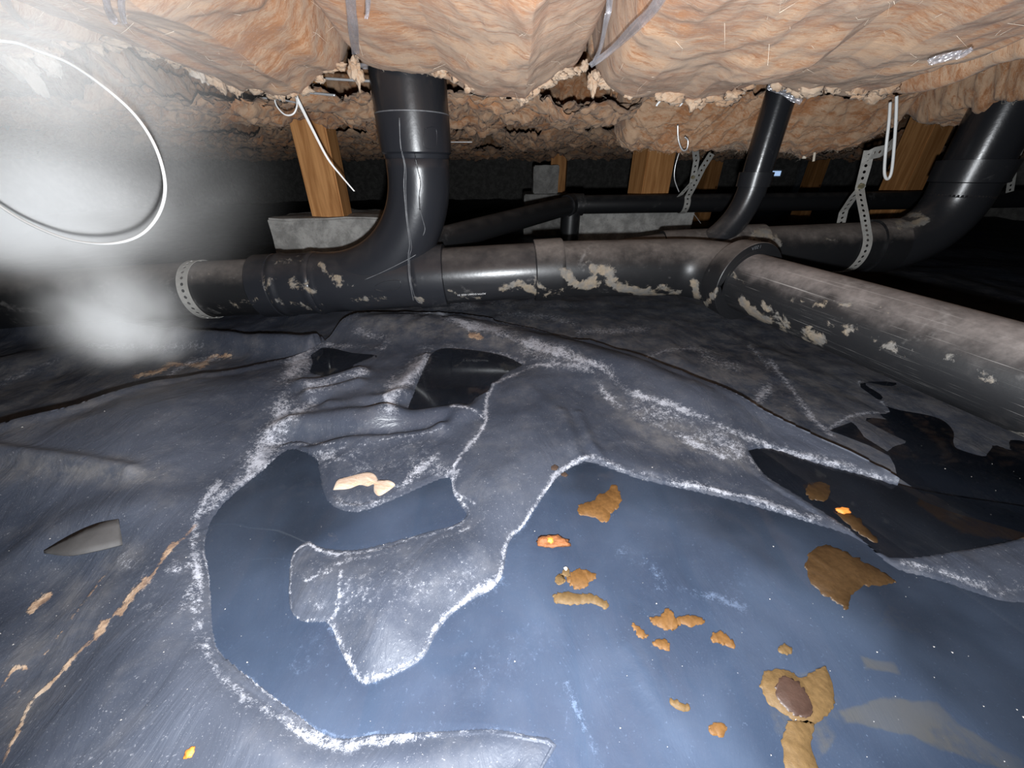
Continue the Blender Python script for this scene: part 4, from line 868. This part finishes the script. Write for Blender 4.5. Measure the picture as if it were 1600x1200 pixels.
def batt(name, x0, x1, yb, yf, zfun, mat, label, group=None, nx=260, ny=230, seed=0, lump_a=.018, fine=.006, top=.70, fibres=0, fmat=None, side=.05, freq=1.0, ridge=.5, cat='insulation'):
    u = np.linspace(0, 1, nx); t = np.linspace(0, 1, ny)
    # profile: from the front (near) along the bottom to the back, then up the back face
    U, Tt = np.meshgrid(u, t); X = x0+(x1-x0)*U
    wob = .02*noise3(X*6+seed, X*0+seed*3.1, X*0)
    tb = .80
    Y = np.where(Tt < tb, yf+(yb+wob-yf)*(Tt/tb), yb+wob)
    zb = zfun(X, Y)
    rise = np.clip((Tt-tb)/(1-tb), 0, 1)
    k = np.clip((Y-(yb+wob-.05))/.05, 0, 1)*(Tt < tb)       # round the back edge
    Z = zb+.026*k**2.5+(top-zb-.026)*rise**1.0*(Tt >= tb)+np.where(Tt >= tb, .026, 0)
    Y = Y+np.where(Tt >= tb, -.03*np.sin(rise*math.pi)*0+.012*np.sin(rise*math.pi), 0)
    e = np.minimum(X-x0, x1-X); ek = np.clip(1-e/side, 0, 1); Z = np.where(Tt < tb, Z+(.075*ek**2.2), Z); Z = np.minimum(Z, top)
    kk = np.clip(1-rise*1.2, 0, 1)
    w1 = .25*noise3(X*5+seed, Y*5, X*0+seed); 
    L = fbm((X+w1*.3)*9*freq, (Y+w1*.3)*9*freq, Z*9*freq+seed, 4)
    Rr = ridged((X*.8+Y*.6+w1)*11*freq, (Y*.8-X*.6)*5*freq+Z*7*freq, Z*9*freq+seed, 3)
    F2 = fbm(X*55, Y*55, Z*55+seed, 3, .6)
    dsp = lump_a*L*.8-lump_a*ridge*(Rr-.9)+fine*F2
    Z = Z-dsp*np.where(Tt < tb, 1-.25*k, .35*kk); Y = Y+np.where(Tt >= tb-.02, dsp*.9, 0)
    X = X+fine*1.5*fbm(X*50, Y*50, Z*50+seed+9, 2)*(ek < .98)
    V = np.stack([X.ravel(), Y.ravel(), Z.ravel()], -1)
    o = grid_mesh(name, V, ny, nx, None, mat); tag(o, label, cat, group)
    if fibres:
        rg = np.random.default_rng(seed+5); idx = rg.integers(0, ny-2, fibres), rg.integers(1, nx-2, fibres)
        sel = (idx[0] < tb*ny+8)&(V.reshape(ny, nx, 3)[idx[0], idx[1], 1] > -.05); A = V.reshape(ny, nx, 3)[idx[0][sel], idx[1][sel]]; B = V.reshape(ny, nx, 3)[idx[0][sel]+1, idx[1][sel]]
        m = len(A); an = rg.uniform(0, 6.28, m); ln = rg.uniform(.006, .022, m)
        D = np.stack([np.cos(an), np.sin(an), rg.normal(size=m)*.35-.25], -1); nrm = rg.normal(size=(m, 3)); Wv = np.cross(D, nrm); Wv /= np.linalg.norm(Wv, axis=1)[:, None]
        wdt = rg.uniform(.00005, .00014, m)[:, None]; cur = rg.normal(size=(m, 3))*.004
        p0 = A+[0, 0, .001]; p1 = A+D*ln[:, None]*.5+cur; p2 = A+D*ln[:, None]
        FV = np.stack([p0-Wv*wdt, p0+Wv*wdt, p1+Wv*wdt, p1-Wv*wdt, p2], 1).reshape(-1, 3)
        ff = [];
        for i in range(m): q = i*5; ff += [(q, q+1, q+2, q+3), (q+3, q+2, q+4)]
        f = mesh('loose_fibres', FV, ff, fmat or M['fibre'], o, False); f['kind'] = 'stuff'
    return o
bx = [at_y(a, 110, .75)[0] for a in (-330, 198, 551, 922, 1242, 1395, 1900)]
labs = ['pale insulation batt half veiled by the mist', 'peach insulation batt with ragged tufts, beside the mist', 'bulging peach insulation batt resting around the wide riser', 'peach insulation batt crossed by a clear twisted strap', 'peach insulation batt through which the slim riser passes', 'brownish insulation batt past the slim riser, with a clear film tab']
zn = lambda X, Y: near_z(X, Y, .76)+.035*sst(.70, .35, Y)
for i in range(6):
    if i == 4:
        continue
    x0_, x1_ = bx[i], bx[i+1]
    if i == 3: x1_ = bx[5]
    batt('insulation_batt', x0_-.004, x1_+.004, .80, -.15 if i not in (0, 5) else .02, zn, M['ins'] if i < 5 else M['ins'], labs[i] if i != 3 else 'wide peach insulation batt crossed by a clear strap, with the slim riser behind', None, 300, 260, i*3+1, .020, .0007, fibres=420, side=.035, freq=.5, ridge=.16)
M['wool'] = mat_insul('fluffy wool', (.54, .41, .30), (.46, .29, .18), (.32, .18, .10))
def edge_wool(parent, px0, px1, n, seed, mat):
    rg = np.random.default_rng(seed); V, Fc = [], []
    bm = bmesh.new(); bmesh.ops.create_icosphere(bm, subdivisions=3, radius=1); co = np.array([v.co[:] for v in bm.verts]); fc = [tuple(v.index for v in f.verts) for f in bm.faces]; bm.free()
    for k in range(n):
        a = rg.uniform(px0, px1); P = at_y(a, float(SIL_N(a))+rg.uniform(-9, 1), rg.uniform(.735, .775)); r = rg.uniform(.003, .0095)
        q = co*(1+.6*fbm(co[:, 0]*1.7+k*3.3, co[:, 1]*1.7+seed, co[:, 2]*1.7, 4, .6))[:, None]*[r*rg.uniform(1, 2.2), r*.8, r*rg.uniform(.7, 1.3)]
        b = len(V); V += list(q+P); Fc += [tuple(i+b for i in f) for f in fc]
    o = mesh('edge_wool', V, Fc, mat, parent); o['kind'] = 'stuff'
_nb = [o for o in COL.objects if o.name.startswith('insulation_batt')]
for _o, _a, _b, _n, _m in ((_nb[0], -20, 195, 22, 'wool'), (_nb[1], 215, 540, 50, 'wool'), (_nb[2], 560, 915, 46, 'wool'), (_nb[3], 930, 1390, 56, 'wool')): edge_wool(_o, _a, _b, _n, int(_a)+50, M[_m])
SIL_R = sil([(900,150),(955,170),(965,205),(985,228),(1050,234),(1150,228),(1250,239),(1340,230),(1375,212),(1395,190),(1430,188),(1490,195),(1540,212),(1570,200),(1600,188),(2100,180)])
def rz_(Ys, S_):
    def f(X, Y):
        px = 800+FPX*X/(Ys*.95)
        for _ in range(4):
            b = (600-S_(px))/FPX; dep = Ys/(math.cos(PITCH)+b*math.sin(PITCH)); px = 800+FPX*X/dep
        return CAMH+(-math.sin(PITCH)+b*math.cos(PITCH))/(math.cos(PITCH)+b*math.sin(PITCH))*Ys
    return f
zr = rz_(1.13, SIL_R)
xm = [at_y(a, 210, 1.13)[0] for a in (962, 1392, 2100)]
batt('insulation_batt', xm[0], xm[1], 1.24, 1.035, lambda X, Y: zr(X, Y)+.10*sst(1.13, 1.03, Y), M['ins'], 'low hanging brown insulation batt behind the slim riser', None, 260, 170, 21, .016, .0028, fibres=1500, side=.03, fmat=M['fibre'], freq=1.5)
batt('insulation_batt', xm[1]-.01, xm[2], 1.16, .84, lambda X, Y: zr(X, Y)+.02*sst(1.05, .85, Y), M['ins'], 'brown speckled insulation batt above the wide upturned pipe end', None, 240, 170, 25, .014, .0028, fibres=1200, side=.04, freq=1.5)
# rows behind, in the dark
row = 0
def far_row(Y0, Y1, px0, px1, n, pyb, nm):
    xs = np.linspace(at_y(px0, 200, Y1)[0], at_y(px1, 200, Y1)[0], n+1)
    zz = at_y(800, pyb, Y1-.05)[2]
    for i in range(n):
        sd_ = 40+int(Y0*10)+i*3
        batt('insulation_batt', xs[i]+.004, xs[i+1]-.004, Y1, Y0, lambda X, Y: zz+.018*noise3(X*3, Y*3+sd_, X*0)+.0*Y, M['ins'], nm if isinstance(nm, str) else nm[i], 'faint batts far back' if isinstance(nm, str) else None, 150, 130, sd_, .030, .006, fibres=350, fmat=M['fibre'], side=.05, freq=1.3, ridge=.3)
far_row(.92, 1.42, -150, 960, 4, 196, ['dark clumpy insulation batt beyond the misty wire loop', 'dark clumpy insulation batt resting over the leaning wooden post', 'dark clumpy insulation batt just behind the wide riser', 'dark clumpy insulation batt next to the low hanging brown one'])
far_row(1.48, 2.1, 60, 1000, 4, 226, ['dim insulation batt deep behind the mist', 'dim insulation batt deep behind the leaning wooden post', 'dim insulation batt deep behind the wide riser', 'dim insulation batt above the small upright concrete block'])
far_row(2.15, 3.2, 100, 1500, 5, 246, 'faint insulation batt, hanging far back over the distant posts')
# ragged tufts
def tuft(px, py, Y, r, mat, label, seed, stretch=1.6, lean=0.):
    P = at_y(px, py, Y); bm = bmesh.new(); bmesh.ops.create_icosphere(bm, subdivisions=4, radius=1)
    co = np.array([v.co[:] for v in bm.verts]); k = 1+.55*fbm(co[:, 0]*1.5+seed, co[:, 1]*1.5, co[:, 2]*1.5, 4, .6)
    for v, q, s in zip(bm.verts, co, k): tp = 1-.45*max(0, -q[2]); v.co = Vector((q[0]*s*r*tp+lean*r*-q[2], q[1]*s*r*.8, q[2]*s*r*stretch))
    me = bpy.data.meshes.new('insulation_tuft'); bm.to_mesh(me); bm.free(); o = link('insulation_tuft', me, mat); o.location = P; return tag(o, label, 'insulation tuft')
M['tuft_grey'] = mat_insul('grey wool tuft', (.56, .49, .42), (.42, .32, .24), (.28, .20, .14))
for i, (a, b, r, st_, ln, m, lab) in enumerate((
    (30,100,.020,1.6,.6,'tuft_grey','finger-like wool tuft dangling in the mist'), (75,95,.014,1.4,.2,'tuft_grey','short wool tuft veiled by the mist near the wire loop'), (312,112,.013,1.0,.3,'tuft_grey','whitish tuft at the ragged edge beside the mist'), (340,124,.014,1.1,.3,'wool','first peach tuft beside the whitish one'), (368,132,.013,1.0,-.2,'wool','second peach tuft along the ragged edge'), (432,142,.014,.9,.3,'wool','rounded peach tuft above the white zip tie'),
    (556,112,.010,1.7,.2,'wool','thin torn tuft between zip tie and wide riser'), (618,117,.013,1.5,-.5,'wool','tuft drooping over the wide riser collar'), (817,148,.009,1.5,0,'wool','pointed tuft hanging beside the wide riser'), (927,130,.009,1.6,.1,'wool','narrow tuft below the clear strap'), (1085,158,.012,.9,0,'wool','soft tuft above the bent wire hook'))):
    tuft(a, b, .755 if b < 160 else .8, r, M[m], lab, i*5.1, st_, ln)

# ------------------------------------------------------------------ wires, ties, clear straps
def cord(name, pts, Y, r, mat, label, cat, parent=None, seg=10):
    P = [at_y(p[0], p[1], p[2] if len(p) > 2 else Y) for p in smooth_line_n(pts)]
    o = tube(name, P, r, mat, parent, seg); 
    return tag(o, label, cat) if label else o
def smooth_line_n(pts): return [tuple(q) for q in smooth_line(pts, 7)]
cord('wire_loop', [(-60,60,.50),(20,66,.50),(60,80,.49),(110,100,.48),(170,142,.46),(215,185,.45),(245,235,.44),(258,290,.43),(248,335,.43),(218,368,.43),(170,381,.43),(110,375,.44),(50,352,.45),(0,322,.46),(-70,270,.47)], .45, .0014, M['tie'], 'long thin whitish wire curling in a loop through the mist', 'wire')
tie = empty('zip_tie', tuple(at_y(462, 148, .80)), 'white nylon tie hanging in front of the leaning post', 'cable tie')
P = [at_y(p[0], p[1], p[2]) for p in smooth_line_n([(457,138,.80),(470,165,.80),(490,205,.79),(512,247,.78),(532,273,.78),(554,299,.775)])]
tp = mesh('tail', [q+np.array([s*w, 0, 0]) for i, q in enumerate(P) for s, w in ((-1, .0030-.0018*i/len(P)), (1, .0030-.0018*i/len(P)))], [(2*i, 2*i+1, 2*i+3, 2*i+2) for i in range(len(P)-1)], M['tie'], tie, False); tp.modifiers.new('t', 'SOLIDIFY').thickness = .0014
cord('loop', [(428,148,.80),(432,165,.79),(445,179,.785),(458,178,.785),(464,165,.79),(462,150,.80)], .8, .0013, M['tie'], None, None, tie)
cord('support_wire', [(500,122),(545,125),(606,128)], .90, .0022, M['wire'], 'upper bright support wire crossing towards the wide riser', 'wire')
cord('support_wire', [(410,153),(440,156),(465,161)], .92, .0018, M['wire'], 'short bright support wire ending at the zip tie loop', 'wire')
cord('support_wire', [(470,144),(495,146),(524,149)], .92, .0022, M['wire'], 'bright support wire right of the zip tie', 'wire')
cord('support_wire', [(700,222),(725,222),(738,222)], 1.3, .0015, M['wire'], 'short support wire glinting in the dark right of the wide riser', 'wire')
tie2 = cord('hanging_tie', [(1401,150,.90),(1400,185,.90),(1397,230,.90),(1393,268,.90),(1387,280,.90),(1382,270,.90),(1384,235,.90),(1389,190,.91),(1391,160,.92)], .9, .0026, M['tie'], 'white looped tie hanging beside the folded strap end', 'cable tie')
cord('wire_hook', [(1059,195,1.02),(1060,218,1.02),(1066,234,1.02),(1073,233,1.02),(1075,220,1.02),(1070,214,1.02)], 1.0, .0018, M['wire'], 'small bent wire hook below the low brown batt', 'wire')
cord('thin_wire', [(1062,236,1.3),(1055,260,1.3),(1054,280,1.3),(1061,300,1.3)], 1.3, .0016, M['wire'], 'thin hanging wire between bright post and crossed strap', 'wire')
cord('thread', [(1084,334,1.5),(1090,342,1.5),(1095,349,1.5)], 1.5, .001, M['wire'], 'short thread at the corner of the mottled pad', 'thread')
cord('wire_clip', [(1052,148,.82),(1056,158,.82),(1062,165,.82),(1068,158,.82)], .82, .0016, M['tie'], 'small white clip under the wide peach batt', 'clip')
cord('wire_clip', [(1034,155,.82),(1027,163,.82),(1026,166,.82)], .82, .0018, M['tie'], 'tiny pale strand beside the small white clip', 'clip')
def film(name, pts, Y, wpx, label, mat='clear', crinkle=.0025, cat='strap'):
    """clear film ribbon, crinkled across its width; wpx half-widths in px along path"""
    pp = smooth_line([(p[0], p[1], p[2] if len(p) > 2 else Y) for p in pts], 8); n = len(pp); ws = np.interp(np.linspace(0, 1, n), np.linspace(0, 1, len(wpx)), wpx)
    T = np.gradient(pp[:, :2], axis=0); T /= np.linalg.norm(T, axis=1)[:, None]; m = 9; V = []
    for i in range(n):
        for j in range(m):
            s = (j/(m-1)-.5)*2; q = at_y(pp[i, 0]-T[i, 1]*s*ws[i], pp[i, 1]+T[i, 0]*s*ws[i], pp[i, 2]); d = CC-q; d /= np.linalg.norm(d)
            V.append(q+d*crinkle*(math.sin(s*5+i*.5)+.7*random.uniform(-1, 1)))
    o = mesh(name, V, [(i*m+j, i*m+j+1, (i+1)*m+j+1, (i+1)*m+j) for i in range(n-1) for j in range(m-1)], M[mat]); o.modifiers.new('t', 'SOLIDIFY').thickness = .0005
    return tag(o, label, cat)
def under(px, py):      # depth of the near batts at a pixel: just below their underside
    best = .6
    for Y in np.linspace(.30, .80, 60):
        q = at_y(px, py, Y); z = float(near_z(np.array([q[0]]), np.array([Y]), .76)[0])+.035*float(sst(.70, .35, np.array(Y)))
        if q[2] > z-.022: return Y
    return .74
fu = lambda pts: [(a, b, under(a, b)) for a, b in pts]
film('plastic_strap', fu([(1052,-40),(1025,8),(990,45),(955,78),(922,103)]), .5, [9, 9, 8, 5, 4], 'clear twisted plastic strap slung diagonally under the peach batts', 'clear_thick')
film('plastic_strap', fu([(955,-40),(952,10),(948,30),(938,75),(926,100)]), .5, [5, 5, 4, 3, 2], 'thin clear strap meeting the twisted diagonal one', 'clear')
film('plastic_strap', fu([(546,-40),(549,15),(552,45),(556,85)]), .5, [8, 8, 8, 6], 'clear plastic strap hanging at the seam beside the wide riser', 'clear_thick')
film('plastic_strap', fu([(577,-40),(575,10),(572,30)]), .5, [4, 4, 2], 'narrow clear strap close to the seam beside the wide riser', 'clear')
film('plastic_strap', fu([(162,-40),(168,10),(177,30),(182,38)]), .5, [6, 6, 6, 3], 'glinting clear strap at the edge of the misty batt', 'clear_thick')
film('plastic_strap', fu([(190,-40),(190,10),(195,38)]), .5, [6, 6, 3], 'second glinting clear strap beside the one at the misty batt', 'clear_thick')
film('plastic_strap', fu([(0,-40),(10,5),(20,20),(45,45)]), .5, [8, 8, 5, 2], 'clear strap glinting inside the mist', 'clear_thick')
film('plastic_strap', fu([(1450,98),(1475,90),(1500,85),(1520,76)]), .5, [4, 7, 6, 3], 'crumpled clear strap on the brownish batt', 'clear_thick')
film('film_tab', [(1200,133,.80),(1222,140,.79),(1238,150,.78),(1252,160,.775)], .8, [7, 8, 8, 5], 'white translucent film tab hanging over the slim riser', 'clear_thick', .002, 'film')
film('film_tab', [(548,92,.79),(555,102,.80),(575,104,.82),(600,108,.85)], .8, [5, 5, 4, 3], 'crumpled clear film scrap left of the wide riser', 'clear_thick', .003, 'film')
cord('wool_wisp', [(1262,236,1.15),(1258,243,1.15),(1256,248,1.15)], 1.15, .005, M['fibre'], 'larger pale wool wisp dangling under the low brown batt', 'wisp')
cord('wool_wisp', [(1273,238,1.15),(1272,246,1.15),(1271,252,1.15)], 1.15, .003, M['fibre'], 'smaller pale wool wisp dangling under the low brown batt', 'wisp')

# ------------------------------------------------------------------ mist
def mist(name, px, py, Y, rad, dens, label, aniso=-.5):
    P = at_y(px, py, Y); bm = bmesh.new(); bmesh.ops.create_icosphere(bm, subdivisions=3, radius=1.0); me = bpy.data.meshes.new(name); bm.to_mesh(me); bm.free()
    t = NT(name+' vapour'); co = t.coord(); ln = t.n('ShaderNodeVectorMath', operation='LENGTH'); t.l(co, ln.inputs[0])
    f = t.ramp(ln.outputs['Value'], .98, .0); f = t.math('POWER', f, 1.8)
    n = t.noise(co, 1.6, 2, .5, .3); d = t.math('MULTIPLY', t.math('MULTIPLY', f, t.ramp(n, .2, .75)), dens)
    vs = t.n('ShaderNodeVolumeScatter'); t.put(vs, 'Color', (.99, .965, .945)); t.l(d, vs.inputs['Density']); t.put(vs, 'Anisotropy', aniso)
    t.l(vs.outputs[0], t.out.inputs['Volume'])
    o = link(name, me, t.m); o.location = P; o.scale = rad; return tag(o, label, 'mist', kind='stuff')
mist('mist_cloud', 50, 335, .62, (.25, .15, .135), 20.0, 'bright white mist billowing behind the wire loop')
mist('mist_wisp', 40, 45, .42, (.26, .10, .12), 4.0, 'faint mist wisp in front of the pale batt and its clear strap')
mist('mist_puff', 185, 495, .62, (.165, .11, .15), 17.0, 'smaller mist puff hanging in front of the drain pipe')
mist('mist_veil', 90, 250, .60, (.36, .19, .26), 4.2, 'thin grey mist veil below the pale batt')
